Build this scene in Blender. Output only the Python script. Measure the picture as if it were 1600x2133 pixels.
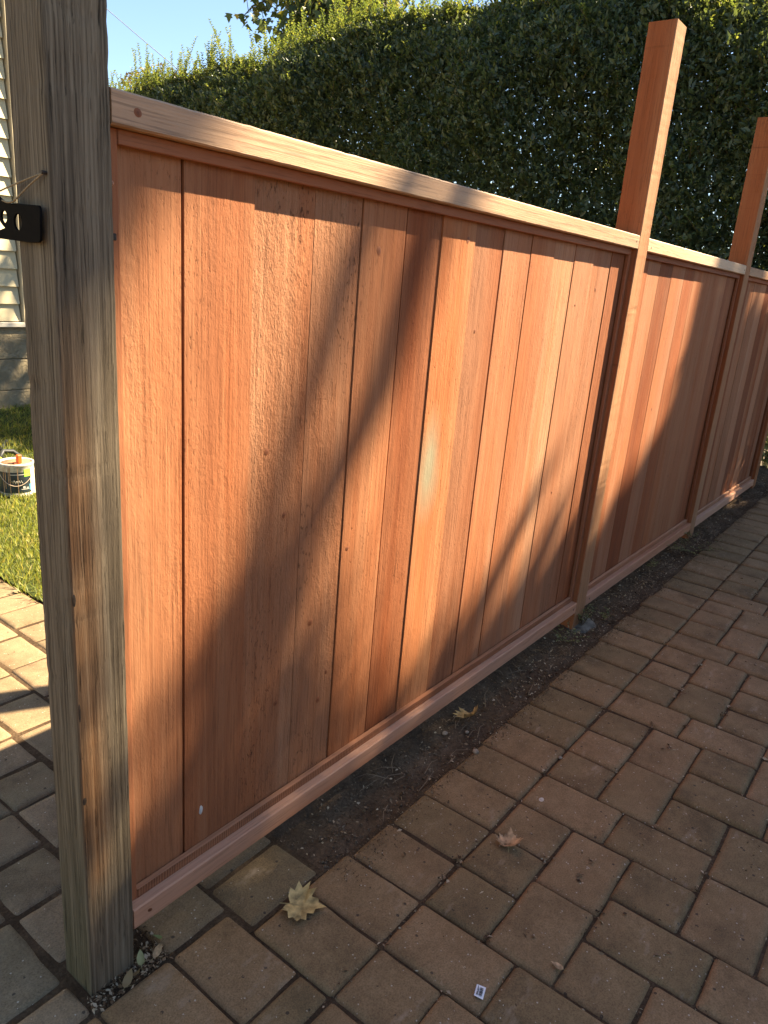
import bpy, bmesh, math, random
import numpy as np
from mathutils import Vector, Matrix

for o in list(bpy.data.objects):
    bpy.data.objects.remove(o)
SC = bpy.context.scene
COL = SC.collection
rad = math.radians

# ------------------------------------------------------------------ camera, light, exposure
cam_d = bpy.data.cameras.new('camera')
cam = bpy.data.objects.new('camera', cam_d); COL.objects.link(cam)
cam_d.sensor_fit = 'HORIZONTAL'; cam_d.sensor_width = 36.0
cam_d.lens = 36.0 * 1537.68 / 1600.0
cam_d.clip_start = 0.02; cam_d.clip_end = 3000
rt = Vector((0.61097857, -0.7876478, 0.07947406))
dn = Vector((-0.1907007, -0.24387019, -0.95087358))
fw = Vector((0.76833484, 0.56580763, -0.29920445))
mw = Matrix((rt, -dn, -fw)).transposed().to_4x4()
mw.translation = Vector((0.0, -0.9158, 1.21697))
cam.matrix_world = mw
SC.camera = cam

SUN = Vector((1.84, -1.0, 2.06)).normalized()
sun_el = math.asin(SUN.z)
world = bpy.data.worlds.new('World'); SC.world = world; world.use_nodes = True
wn = world.node_tree; wn.nodes.clear()
sky = wn.nodes.new('ShaderNodeTexSky'); sky.sky_type = 'NISHITA'; sky.sun_disc = False
sky.sun_elevation = sun_el
sky.sun_rotation = math.atan2(SUN.x, SUN.y)
sky.air_density = 1.0; sky.dust_density = 0.3; sky.ozone_density = 1.8; sky.altitude = 50
bg = wn.nodes.new('ShaderNodeBackground'); bg.inputs['Strength'].default_value = 0.050
wo = wn.nodes.new('ShaderNodeOutputWorld')
wn.links.new(sky.outputs[0], bg.inputs[0]); wn.links.new(bg.outputs[0], wo.inputs[0])
sun_d = bpy.data.lights.new('sun', 'SUN'); sun_d.energy = 5.0; sun_d.angle = rad(0.5); sun_d.color = (1.0, 0.84, 0.60)
sun = bpy.data.objects.new('sun', sun_d); COL.objects.link(sun)
sun.rotation_euler = SUN.to_track_quat('Z', 'Y').to_euler()
vs = SC.view_settings
vs.view_transform = 'Standard'; vs.look = 'None'; vs.gamma = 1.0; vs.use_curve_mapping = False
vs.exposure = 2.45

# ------------------------------------------------------------------ helpers
rng = np.random.default_rng(7)
random.seed(7)

def tag(o, label=None, cat=None, group=None, kind=None):
    if label: o['label'] = label
    if cat: o['category'] = cat
    if group: o['group'] = group
    if kind: o['kind'] = kind
    return o

def empty(name, loc=(0, 0, 0), rz=0.0):
    o = bpy.data.objects.new(name, None); COL.objects.link(o)
    o.location = loc; o.rotation_euler = (0, 0, rz); o.empty_display_size = 0.05
    return o

def link(name, me, mat=None, parent=None, loc=None, rot=None):
    if mat is not None and len(me.materials) == 0:
        me.materials.append(mat)
    o = bpy.data.objects.new(name, me); COL.objects.link(o)
    if parent is not None: o.parent = parent
    if loc is not None: o.location = loc
    if rot is not None: o.rotation_euler = rot
    return o

def mesh_from(name, V, F, smooth=False):
    me = bpy.data.meshes.new(name)
    me.from_pydata([tuple(v) for v in V], [], [tuple(f) for f in F])
    if smooth:
        me.polygons.foreach_set('use_smooth', [True] * len(me.polygons))
    me.update()
    return me

def tri_mesh(name, V, T, smooth=False):
    """fast mesh from numpy triangles"""
    me = bpy.data.meshes.new(name)
    V = np.asarray(V, dtype=np.float32); T = np.asarray(T, dtype=np.int32)
    me.vertices.add(len(V)); me.vertices.foreach_set('co', V.ravel())
    me.loops.add(T.size); me.loops.foreach_set('vertex_index', T.ravel())
    me.polygons.add(len(T))
    me.polygons.foreach_set('loop_start', np.arange(0, T.size, 3, dtype=np.int32))
    if smooth:
        me.polygons.foreach_set('use_smooth', np.ones(len(T), dtype=bool))
    me.update(calc_edges=True)
    return me

class MB:
    """collects simple shapes into one mesh"""
    def __init__(self): self.v = []; self.f = []
    def add(self, V, F):
        b = len(self.v); self.v += [tuple(p) for p in V]; self.f += [tuple(i + b for i in f) for f in F]
    def box(self, lo, hi, c=0.0):
        """chamfered box"""
        lo = Vector(lo); hi = Vector(hi)
        if c <= 0:
            V = [(x, y, z) for x in (lo.x, hi.x) for y in (lo.y, hi.y) for z in (lo.z, hi.z)]
            F = [(0, 1, 3, 2), (4, 6, 7, 5), (0, 4, 5, 1), (2, 3, 7, 6), (0, 2, 6, 4), (1, 5, 7, 3)]
            self.add(V, F); return
        bm = bmesh.new()
        vs_ = []
        for sx in (0, 1):
            for sy in (0, 1):
                for sz in (0, 1):
                    p = Vector((hi.x if sx else lo.x, hi.y if sy else lo.y, hi.z if sz else lo.z))
                    q = Vector((-c if sx else c, -c if sy else c, -c if sz else c))
                    vs_ += [p + Vector((0, q.y, q.z)), p + Vector((q.x, 0, q.z)), p + Vector((q.x, q.y, 0))]
        for p in vs_: bm.verts.new(p)
        r = bmesh.ops.convex_hull(bm, input=bm.verts)
        bmesh.ops.dissolve_limit(bm, angle_limit=0.01, verts=bm.verts, edges=bm.edges)
        bmesh.ops.recalc_face_normals(bm, faces=bm.faces)
        bm.verts.index_update()
        self.add([v.co.copy() for v in bm.verts], [[v.index for v in f.verts] for f in bm.faces])
        bm.free()
    def tube(self, pts, rs, n=8, cap=True):
        pts = [Vector(p) for p in pts]
        if not hasattr(rs, '__len__'): rs = [rs] * len(pts)
        V = []; F = []
        up = Vector((0, 0, 1))
        t0 = (pts[1] - pts[0]).normalized()
        if abs(t0.dot(up)) > 0.95: up = Vector((1, 0, 0))
        nrm = (up - t0 * up.dot(t0)).normalized()
        for i, p in enumerate(pts):
            t = (pts[min(i + 1, len(pts) - 1)] - pts[max(i - 1, 0)]).normalized()
            nrm = (nrm - t * nrm.dot(t)).normalized()
            b = t.cross(nrm)
            for k in range(n):
                a = 2 * math.pi * k / n
                V.append(p + (nrm * math.cos(a) + b * math.sin(a)) * rs[i])
        for i in range(len(pts) - 1):
            for k in range(n):
                F.append((i * n + k, i * n + (k + 1) % n, (i + 1) * n + (k + 1) % n, (i + 1) * n + k))
        if cap:
            F.append(tuple(range(n - 1, -1, -1))); F.append(tuple((len(pts) - 1) * n + k for k in range(n)))
        self.add(V, F)
    def lathe(self, prof, n=24, c=(0, 0, 0)):
        V = []; F = []
        for r, z in prof:
            for k in range(n):
                a = 2 * math.pi * k / n
                V.append((c[0] + r * math.cos(a), c[1] + r * math.sin(a), c[2] + z))
        for i in range(len(prof) - 1):
            for k in range(n):
                F.append((i * n + k, i * n + (k + 1) % n, (i + 1) * n + (k + 1) % n, (i + 1) * n + k))
        F.append(tuple(range(n - 1, -1, -1))); F.append(tuple((len(prof) - 1) * n + k for k in range(n)))
        self.add(V, F)
    def build(self, name, mat=None, parent=None, smooth=False, loc=None, rot=None):
        return link(name, mesh_from(name, self.v, self.f, smooth), mat, parent, loc, rot)

# ------------------------------------------------------------------ materials
class NT:
    def __init__(self, name):
        self.m = bpy.data.materials.new(name); self.m.use_nodes = True
        self.t = self.m.node_tree; self.t.nodes.clear()
        self.out = self.t.nodes.new('ShaderNodeOutputMaterial')
    def n(self, typ, **kw):
        nd = self.t.nodes.new('ShaderNode' + typ)
        for k, v in kw.items(): setattr(nd, k, v)
        return nd
    def l(self, a, b): self.t.links.new(a, b)
    def coords(self, scale, rand=True, which='Object', rot=(0, 0, 0)):
        tc = self.n('TexCoord')
        src = tc.outputs[which]
        if rand:
            oi = self.n('ObjectInfo')
            ml = self.n('Math', operation='MULTIPLY'); ml.inputs[1].default_value = 61.7
            self.l(oi.outputs['Random'], ml.inputs[0])
            ad = self.n('VectorMath', operation='ADD'); self.l(src, ad.inputs[0]); self.l(ml.outputs[0], ad.inputs[1])
            src = ad.outputs[0]
        mp = self.n('Mapping'); mp.inputs['Scale'].default_value = scale; mp.inputs['Rotation'].default_value = rot
        self.l(src, mp.inputs['Vector'])
        return mp.outputs[0]
    def noise(self, vec, scale=1.0, detail=4.0, rough=0.55, dist=0.0):
        nd = self.n('TexNoise'); nd.inputs['Scale'].default_value = scale; nd.inputs['Detail'].default_value = detail
        nd.inputs['Roughness'].default_value = rough; nd.inputs['Distortion'].default_value = dist
        if vec is not None: self.l(vec, nd.inputs['Vector'])
        return nd.outputs['Fac']
    def ramp(self, fac, stops, interp='LINEAR'):
        r = self.n('ValToRGB'); r.color_ramp.interpolation = interp
        e = r.color_ramp.elements
        while len(e) < len(stops): e.new(0.5)
        for i, (p, c) in enumerate(stops):
            e[i].position = p
            e[i].color = (c, c, c, 1) if not hasattr(c, '__len__') else (*c, 1)
        self.l(fac, r.inputs[0]); return r.outputs[0]
    def mix(self, a, b, fac, blend='MIX'):
        m = self.n('Mix', data_type='RGBA', blend_type=blend)
        for s, v in ((m.inputs[0], fac), (m.inputs[6], a), (m.inputs[7], b)):
            if hasattr(v, 'links') or hasattr(v, 'is_linked'): self.l(v, s)
            elif hasattr(v, '__len__'): s.default_value = (*v, 1)
            else: s.default_value = v
        return m.outputs[2]
    def math(self, op, a, b=None):
        m = self.n('Math', operation=op)
        for s, v in ((m.inputs[0], a), (m.inputs[1], b)):
            if v is None: continue
            if hasattr(v, 'is_linked'): self.l(v, s)
            else: s.default_value = v
        return m.outputs[0]
    def bump(self, h, strength, dist, prev=None):
        b = self.n('Bump'); b.inputs['Strength'].default_value = strength; b.inputs['Distance'].default_value = dist
        self.l(h, b.inputs['Height'])
        if prev is not None: self.l(prev, b.inputs['Normal'])
        return b.outputs[0]
    def bsdf(self, col, rough=0.8, nrm=None, spec=0.3):
        p = self.n('BsdfPrincipled')
        if hasattr(col, 'is_linked'): self.l(col, p.inputs['Base Color'])
        else: p.inputs['Base Color'].default_value = (*col, 1)
        if hasattr(rough, 'is_linked'): self.l(rough, p.inputs['Roughness'])
        else: p.inputs['Roughness'].default_value = rough
        p.inputs['Specular IOR Level'].default_value = spec
        if nrm is not None: self.l(nrm, p.inputs['Normal'])
        self.l(p.outputs[0], self.out.inputs['Surface'])
        return p

def simple(name, col, rough=0.7, spec=0.3, var=0.15, sc=40, metallic=0.0, bump=0.0):
    N = NT(name)
    c = N.coords((sc, sc, sc))
    f = N.noise(c, 1, 5)
    d = tuple(x * (1 - var * 1.5) for x in col); b = tuple(min(1, x * (1 + var)) for x in col)
    cc = N.ramp(f, [(0.3, d), (0.7, b)])
    p = N.bsdf(cc, rough, N.bump(f, 0.4, bump) if bump else None, spec)
    p.inputs['Metallic'].default_value = metallic
    return N.m

def wood(name, dark, mid, light, axis='z', relief=1.0, fuzz=1.0, rough=0.78, spec=0.12, band=1.0, grainw=1.0, objvar=0.46, saw=0.0, stain=None, lines=0.45, front=None):
    """planed or rough sawn softwood: grain runs along the given local axis"""
    N = NT(name)
    def sc(a, l):
        return {'z': (a, a, l), 'x': (l, a, a), 'y': (a, l, a)}[axis]
    broad = N.noise(N.coords(sc(13, 0.9)), 1, 3, 0.5, 0.6)
    figure = N.noise(N.coords(sc(34, 1.3)), 1, 3, 0.5, 1.4)
    grain = N.noise(N.coords(sc(165 * grainw, 2.6)), 1, 4, 0.6, 0.3)
    fz = N.noise(N.coords(sc(330, 120)), 1, 4, 0.65)
    lump = N.noise(N.coords(sc(95, 48)), 1, 5, 0.7)
    patch = N.noise(N.coords(sc(9, 3.0)), 1, 3, 0.6)
    f = N.math('ADD', N.math('MULTIPLY', broad, 0.45 * band), N.math('MULTIPLY', figure, 0.30 * band))
    f = N.math('ADD', f, N.math('MULTIPLY', grain, 0.40))
    f = N.math('ADD', f, 0.5 - (0.45 * band + 0.30 * band + 0.40) * 0.5)
    oi = N.n('ObjectInfo')
    ov = N.math('MULTIPLY', N.math('SUBTRACT', oi.outputs['Random'], 0.5), objvar)
    f2 = N.math('ADD', f, ov)
    col = N.ramp(f2, [(0.16, dark), (0.50, mid), (0.84, light)])
    if front:
        sm = N.ramp(N.noise(N.coords(sc(2.0, 34)), 1, 3, 0.6), [(0.60, 1.0), (0.70, 0.62)])
        col = N.mix(col, sm, N.ramp(patch, [(0.40, 0.0), (0.6, 0.9)]), 'MULTIPLY')
    if front:   # sawn face toward the drive coloured lighter: its sunlight put into the colour
        tcf = N.n('TexCoord'); spf = N.n('SeparateXYZ'); N.l(tcf.outputs['Object'], spf.inputs[0])
        colf = N.ramp(f2, [(0.16, front[0]), (0.50, front[1]), (0.84, front[2])])
        col = N.mix(colf, col, N.math('GREATER_THAN', spf.outputs['Y'], 0.0028))
    pores = N.ramp(N.noise(N.coords(sc(260, 9)), 1, 3, 0.6), [(0.33, 0.40), (0.47, 1.0)])
    col = N.mix(col, pores, lines, 'MULTIPLY')
    pit = N.ramp(N.noise(N.coords(sc(230, 75)), 1, 3, 0.6), [(0.30, 0.35), (0.41, 1.0)])
    pitm = N.ramp(N.noise(N.coords(sc(7, 2.2)), 1, 3, 0.6), [(0.42, 0.0), (0.62, 1.0)])
    col = N.mix(col, pit, N.math('MULTIPLY', pitm, min(1.0, 0.55 * fuzz)), 'MULTIPLY')
    hue = N.ramp(N.noise(N.coords(sc(8, 0.7)), 1, 3, 0.5), [(0.34, (0.97, 0.80, 0.66)), (0.50, (1, 1, 1)), (0.66, (1.0, 1.10, 1.18))])
    col = N.mix(col, hue, 0.9, 'MULTIPLY')
    if stain:
        tc = N.n('TexCoord')
        for (cx, cz, rx, rz, colr, amt) in stain:
            mp = N.n('Mapping'); mp.inputs['Location'].default_value = (-cx / rx, 0, -cz / rz); mp.inputs['Scale'].default_value = (1 / rx, 0, 1 / rz)
            N.l(tc.outputs['Object'], mp.inputs['Vector'])
            ln = N.n('VectorMath', operation='LENGTH'); N.l(mp.outputs[0], ln.inputs[0])
            dd = N.math('ADD', ln.outputs['Value'], N.math('MULTIPLY', N.math('SUBTRACT', patch, 0.5), 1.1))
            mk_ = N.ramp(dd, [(0.15, amt), (1.0, 0.0)])
            col = N.mix(col, colr, mk_)
    # rough patches: fuzz is strongest where the band saw tore the grain
    tear = N.ramp(patch, [(0.38, 0.25), (0.66, 1.0)])
    h = N.math('ADD', N.math('MULTIPLY', grain, 0.55), N.math('MULTIPLY', N.math('MULTIPLY', fz, tear), 0.55 * fuzz))
    h = N.math('ADD', h, N.math('MULTIPLY', N.math('MULTIPLY', lump, tear), 0.9 * fuzz))
    if saw > 0:
        wv = N.n('TexWave'); wv.wave_type = 'BANDS'; wv.bands_direction = {'z': 'Z', 'x': 'X', 'y': 'Y'}[axis]
        wv.inputs['Scale'].default_value = 1.0; wv.inputs['Distortion'].default_value = 2.0; wv.inputs['Detail'].default_value = 2
        N.l(N.coords(sc(6, 55)), wv.inputs['Vector'])
        tcs = N.n('TexCoord'); sps = N.n('SeparateXYZ'); N.l(tcs.outputs['Object'], sps.inputs[0])
        amt = N.ramp(N.noise(N.coords((3.0, 3.0, 3.0)), 1, 2), [(0.42, 0.15), (0.58, 1.0)])
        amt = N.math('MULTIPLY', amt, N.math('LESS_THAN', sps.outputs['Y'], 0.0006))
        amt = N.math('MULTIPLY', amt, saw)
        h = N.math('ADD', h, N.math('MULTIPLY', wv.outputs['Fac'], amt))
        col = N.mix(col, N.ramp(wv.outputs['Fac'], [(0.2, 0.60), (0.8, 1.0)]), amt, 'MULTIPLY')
        col = N.mix(col, (0.74, 0.66, 0.62), N.math('LESS_THAN', sps.outputs['Y'], 0.0006), 'MULTIPLY')  # whole front face darkened, shade put into colour so the top reads lighter
    h = N.math('ADD', h, N.math('MULTIPLY', N.math('MULTIPLY', pit, pitm), 0.5 * fuzz))
    nrm = N.bump(h, 0.62 * relief, 0.0036)
    rg = N.ramp(grain, [(0.3, rough - 0.08), (0.7, rough + 0.08)])
    N.bsdf(col, rg, nrm, spec)
    return N.m

B_D, B_M, B_L = (0.165, 0.052, 0.021), (0.283, 0.102, 0.042), (0.375, 0.163, 0.074)
M_board = wood('redwood_board', B_D, B_M, B_L, 'z', 1.0, 1.0)
M_board_pale = wood('redwood_board_pale', (0.225, 0.087, 0.040), (0.335, 0.143, 0.069), (0.42, 0.205, 0.105), 'z', 1.0, 0.9)
M_board_rough = wood('redwood_board_rough', (0.185, 0.068, 0.030), (0.305, 0.124, 0.056), (0.395, 0.19, 0.095), 'z', 1.3, 1.9)
M_board_stain = wood('redwood_board_bleached', (0.20, 0.070, 0.028), (0.32, 0.122, 0.050), (0.41, 0.185, 0.082), 'z', 1.0, 1.0,
                     stain=[(0.036, 0.70, 0.048, 0.150, (0.25, 0.22, 0.14), 0.95)])
M_rail = wood('planed_rail', (0.29, 0.155, 0.075), (0.46, 0.275, 0.150), (0.57, 0.37, 0.215), 'x', 0.8, 0.25, 0.6, 0.35, 0.45, 1.2, lines=0.6)
M_botrail = wood('bottom_rail_wood', (0.38, 0.180, 0.102), (0.51, 0.265, 0.155), (0.60, 0.34, 0.21), 'x', 0.5, 0.35, 0.7, 0.25, 1.0, 0.7)
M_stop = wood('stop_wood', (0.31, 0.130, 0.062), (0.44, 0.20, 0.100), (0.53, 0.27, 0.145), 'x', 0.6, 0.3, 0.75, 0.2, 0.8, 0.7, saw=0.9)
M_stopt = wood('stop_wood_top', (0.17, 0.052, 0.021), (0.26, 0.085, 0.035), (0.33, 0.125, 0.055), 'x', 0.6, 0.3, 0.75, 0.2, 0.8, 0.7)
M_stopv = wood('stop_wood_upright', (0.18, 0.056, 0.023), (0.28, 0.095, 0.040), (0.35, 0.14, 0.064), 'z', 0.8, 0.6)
M_post = wood('redwood_post', (0.20, 0.062, 0.022), (0.31, 0.102, 0.038), (0.39, 0.155, 0.064), 'z', 1.1, 0.8, objvar=0.1, grainw=0.8, front=((0.20, 0.086, 0.036), (0.33, 0.155, 0.070), (0.43, 0.23, 0.115)))

def old_wood():
    N = NT('weathered_post_wood')
    co = N.coords((250, 250, 3.6), rand=False)
    grain = N.noise(co, 1, 5, 0.65, 0.5)
    wob = N.noise(N.coords((85, 85, 1.2), rand=False), 1, 3, 0.55, 1.2)
    crack = N.noise(N.coords((300, 300, 5.5), rand=False), 1, 4, 0.7, 0.8)
    patch = N.noise(N.coords((16, 16, 2.6), rand=False), 1, 4, 0.6)
    big = N.noise(N.coords((9, 9, 1.3), rand=False), 1, 2, 0.5)
    gray = N.ramp(N.math('ADD', N.math('MULTIPLY', grain, 0.6), N.math('MULTIPLY', wob, 0.4)),
                  [(0.33, (0.052, 0.039, 0.025)), (0.5, (0.155, 0.118, 0.075)), (0.67, (0.275, 0.218, 0.143))])
    tan = N.ramp(N.math('ADD', N.math('MULTIPLY', grain, 0.6), N.math('MULTIPLY', wob, 0.4)),
                 [(0.34, (0.085, 0.040, 0.017)), (0.5, (0.205, 0.100, 0.042)), (0.66, (0.32, 0.175, 0.080))])
    tc = N.n('TexCoord'); sp = N.n('SeparateXYZ'); N.l(tc.outputs['Object'], sp.inputs[0])
    # unweathered heartwood strip on the face toward the drive, left half, fading above 1.2 m
    nx = N.math('ADD', sp.outputs['X'], N.math('MULTIPLY', N.math('SUBTRACT', big, 0.5), 0.05))
    sx = N.ramp(nx, [(0.026, 1.0), (0.058, 0.0)])
    dz = N.math('ADD', sp.outputs['Z'], N.math('MULTIPLY', N.math('SUBTRACT', patch, 0.5), 0.55))
    sz = N.ramp(N.math('MULTIPLY', dz, 0.5), [(0.10, 0.15), (0.17, 1.0), (0.44, 0.85), (0.60, 0.0)])
    fy = N.ramp(N.math('ADD', sp.outputs['Y'], 0.5), [(0.5004, 1.0), (0.505, 0.10)])
    m = N.math('MULTIPLY', N.math('MULTIPLY', sx, sz), fy)
    m = N.math('MULTIPLY', m, N.ramp(patch, [(0.28, 0.35), (0.55, 1.0)]))
    col = N.mix(gray, tan, m)
    # olive algae low on the shaded side
    ol = N.ramp(N.math('ADD', sp.outputs['Z'], N.math('MULTIPLY', patch, 0.3)), [(0.15, 0.55), (0.65, 0.0)])
    ol = N.math('MULTIPLY', ol, N.ramp(N.math('ADD', sp.outputs['Y'], 0.5), [(0.5006, 0.15), (0.51, 1.0)]))
    col = N.mix(col, (0.105, 0.088, 0.036), ol)
    ck = N.ramp(crack, [(0.33, 0.20), (0.43, 1.0)])
    col = N.mix(col, ck, 0.85, 'MULTIPLY')
    h = N.math('ADD', N.math('MULTIPLY', grain, 0.8), N.math('MULTIPLY', ck, 0.7))
    h = N.math('ADD', h, N.math('MULTIPLY', N.noise(N.coords((420, 420, 120), rand=False), 1, 3), 0.25))
    N.bsdf(col, 0.88, N.bump(h, 0.8, 0.003), 0.15)
    return N.m
M_old = old_wood()

def knot_mat():
    N = NT('knot_wood')
    tc = N.n('TexCoord')
    ln = N.n('VectorMath', operation='LENGTH'); N.l(tc.outputs['Object'], ln.inputs[0])
    f = N.math('ADD', N.math('MULTIPLY', ln.outputs['Value'], 70.0), N.math('MULTIPLY', N.noise(N.coords((160, 160, 160)), 1, 3), 0.5))
    col = N.ramp(f, [(0.15, (0.085, 0.030, 0.012)), (0.5, (0.19, 0.062, 0.024)), (0.85, (0.275, 0.095, 0.036))])
    N.bsdf(col, 0.7, None, 0.3)
    return N.m
M_knot = knot_mat()

def paver_mat(name, dk, md, lt):
    N = NT(name)
    oi = N.n('ObjectInfo')
    c = N.coords((1, 1, 1))
    big = N.noise(c, 9, 4, 0.6); fine = N.noise(c, 330, 4, 0.7); med = N.noise(c, 46, 5, 0.65)
    f = N.math('ADD', N.math('MULTIPLY', big, 0.75), N.math('MULTIPLY', N.math('SUBTRACT', oi.outputs['Random'], 0.5), 0.22))
    f = N.math('ADD', f, N.math('MULTIPLY', N.math('SUBTRACT', med, 0.5), 0.5))
    f = N.math('ADD', f, 0.13)
    col = N.ramp(f, [(0.2, dk), (0.5, md), (0.85, lt)])
    hue = N.ramp(N.math('ADD', N.math('MULTIPLY', N.noise(c, 5, 3, 0.6), 0.6), N.math('MULTIPLY', oi.outputs['Random'], 0.4)), [(0.30, (0.97, 0.99, 0.96)), (0.52, (1.03, 0.985, 0.97)), (0.74, (1.055, 0.985, 0.97))])
    col = N.mix(col, hue, 1.0, 'MULTIPLY')
    gr = N.ramp(fine, [(0.34, 0.55), (0.5, 1.0), (0.68, 1.35)])
    col = N.mix(col, gr, 0.8, 'MULTIPLY')
    v = N.n('TexVoronoi'); v.inputs['Scale'].default_value = 95; N.l(c, v.inputs['Vector'])
    vs2 = N.math('MULTIPLY', N.math('LESS_THAN', v.outputs['Distance'], 0.16), N.math('GREATER_THAN', N.noise(c, 60, 2), 0.57))
    col = N.mix(col, (0.50, 0.43, 0.33), N.math('MULTIPLY', vs2, 0.75))
    v2 = N.n('TexVoronoi'); v2.inputs['Scale'].default_value = 33; N.l(c, v2.inputs['Vector'])
    pit = N.math('MULTIPLY', N.math('LESS_THAN', v2.outputs['Distance'], 0.11), N.math('GREATER_THAN', med, 0.5))
    col = N.mix(col, (0.035, 0.025, 0.018), N.math('MULTIPLY', pit, 0.8))
    # worn pale scuffs
    sc = N.ramp(N.noise(N.coords((7, 16, 7)), 1, 5, 0.7), [(0.60, 0.0), (0.72, 0.55)])
    dk_ = N.ramp(N.noise(c, 4.5, 5, 0.65), [(0.30, 0.70), (0.48, 1.0)])
    col = N.mix(col, dk_, 0.9, 'MULTIPLY')
    col = N.mix(col, (0.36, 0.26, 0.17), sc)
    h = N.math('ADD', N.math('MULTIPLY', fine, 0.7), N.math('MULTIPLY', med, 0.6))
    h = N.math('SUBTRACT', h, N.math('MULTIPLY', pit, 0.9))
    N.bsdf(col, 0.86, N.bump(h, 0.55, 0.0022), 0.25)
    return N.m
M_paver = paver_mat('paver_concrete', (0.142, 0.090, 0.041), (0.210, 0.134, 0.062), (0.28, 0.184, 0.091))
M_paver_path = paver_mat('path_paver_concrete', (0.150, 0.104, 0.056), (0.210, 0.150, 0.084), (0.275, 0.20, 0.115))
M_paver_grey = paver_mat('grey_paver_concrete', (0.120, 0.080, 0.038), (0.180, 0.122, 0.060), (0.24, 0.165, 0.085))

def soil_mat(name, a, b, c):
    N = NT(name)
    co = N.coords((1, 1, 1), rand=False)
    f = N.math('ADD', N.math('MULTIPLY', N.noise(co, 14, 6, 0.7), 0.5), N.math('MULTIPLY', N.noise(co, 150, 5, 0.75), 0.5))
    col = N.ramp(f, [(0.34, a), (0.5, b), (0.66, c)])
    N.bsdf(col, 0.95, N.bump(f, 0.9, 0.01), 0.1)
    return N.m
M_soil = soil_mat('dark_soil', (0.040, 0.026, 0.015), (0.098, 0.064, 0.038), (0.19, 0.128, 0.076))
M_joint = soil_mat('joint_sand', (0.032, 0.020, 0.011), (0.072, 0.045, 0.025), (0.14, 0.090, 0.050))
M_ground = soil_mat('dry_ground', (0.05, 0.04, 0.025), (0.09, 0.07, 0.045), (0.14, 0.11, 0.07))

def leaf_mat(name, stops, transl=0.35, rough=0.45, spec=0.35, tcol=1.6):
    N = NT(name)
    g = N.n('NewGeometry')
    col = N.ramp(g.outputs['Random Per Island'], stops)
    p = N.n('BsdfPrincipled'); N.l(col, p.inputs['Base Color']); p.inputs['Roughness'].default_value = rough
    p.inputs['Specular IOR Level'].default_value = spec
    t = N.n('BsdfTranslucent')
    N.l(N.mix(col, (tcol, tcol * 0.95, tcol * 0.4), 1.0, 'MULTIPLY'), t.inputs['Color'])
    ms = N.n('MixShader'); ms.inputs[0].default_value = transl
    N.l(p.outputs[0], ms.inputs[1]); N.l(t.outputs[0], ms.inputs[2]); N.l(ms.outputs[0], N.out.inputs['Surface'])
    return N.m
M_hedge = leaf_mat('hedge_leaf', [(0.0, (0.045, 0.060, 0.032)), (0.45, (0.070, 0.094, 0.045)), (0.8, (0.098, 0.128, 0.055)), (1.0, (0.145, 0.160, 0.065))], 0.32, 0.42, 0.45, 1.7)
M_shoot = leaf_mat('hedge_shoot_leaf', [(0.0, (0.06, 0.085, 0.030)), (0.6, (0.105, 0.135, 0.042)), (1.0, (0.17, 0.18, 0.06))], 0.45, 0.4, 0.5, 1.9)
M_plane = leaf_mat('plane_leaf', [(0.0, (0.050, 0.075, 0.025)), (0.60, (0.085, 0.110, 0.034)), (0.90, (0.13, 0.135, 0.035)), (0.97, (0.32, 0.25, 0.04)), (1.0, (0.45, 0.30, 0.05))], 0.4)
M_shade = leaf_mat('shade_tree_leaf', [(0.0, (0.04, 0.055, 0.02)), (0.7, (0.07, 0.085, 0.027)), (1.0, (0.16, 0.13, 0.035))], 0.08)
M_autumn = leaf_mat('autumn_leaf', [(0.0, (0.30, 0.17, 0.03)), (0.5, (0.48, 0.28, 0.05)), (1.0, (0.55, 0.38, 0.09))], 0.4)
M_grass = leaf_mat('grass_blade', [(0.0, (0.12, 0.150, 0.028)), (0.5, (0.20, 0.225, 0.052)), (0.85, (0.29, 0.28, 0.08)), (1.0, (0.36, 0.29, 0.12))], 0.45, 0.5, 0.3)
M_weed = leaf_mat('weed_leaf', [(0.0, (0.10, 0.12, 0.04)), (0.6, (0.20, 0.19, 0.07)), (1.0, (0.34, 0.28, 0.14))], 0.3)
M_dryleaf = leaf_mat('dry_leaf', [(0.0, (0.12, 0.07, 0.035)), (0.4, (0.24, 0.15, 0.07)), (0.75, (0.36, 0.25, 0.12)), (1.0, (0.30, 0.28, 0.12))], 0.15, 0.7, 0.2)
M_chip = leaf_mat('litter_chip', [(0.0, (0.045, 0.026, 0.014)), (0.5, (0.13, 0.078, 0.04)), (0.75, (0.30, 0.20, 0.115)), (1.0, (0.50, 0.40, 0.26))], 0.05, 0.85, 0.15)
M_bark = simple('bark', (0.11, 0.085, 0.06), 0.9, 0.1, 0.4, 30, bump=0.02)
M_twig = simple('twig', (0.12, 0.085, 0.05), 0.9, 0.1, 0.3, 60)
M_lawn = soil_mat('lawn_base', (0.035, 0.045, 0.014), (0.06, 0.075, 0.02), (0.10, 0.105, 0.035))
M_black = simple('black_powder_coat', (0.0055, 0.0050, 0.0046), 0.8, 0.06, 0.2, 120)
M_string = simple('jute_string', (0.34, 0.25, 0.14), 0.9, 0.1, 0.3, 500)
M_siding = simple('cream_siding_paint', (0.56, 0.48, 0.30), 0.6, 0.3, 0.05, 6)
M_trim = simple('white_trim_paint', (0.66, 0.60, 0.48), 0.55, 0.3, 0.06, 8)
M_corner = simple('cream_corner_paint', (0.50, 0.42, 0.27), 0.6, 0.3, 0.05, 8)
M_roof = simple('roof_shingle', (0.12, 0.11, 0.10), 0.9, 0.2, 0.3, 20)
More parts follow.
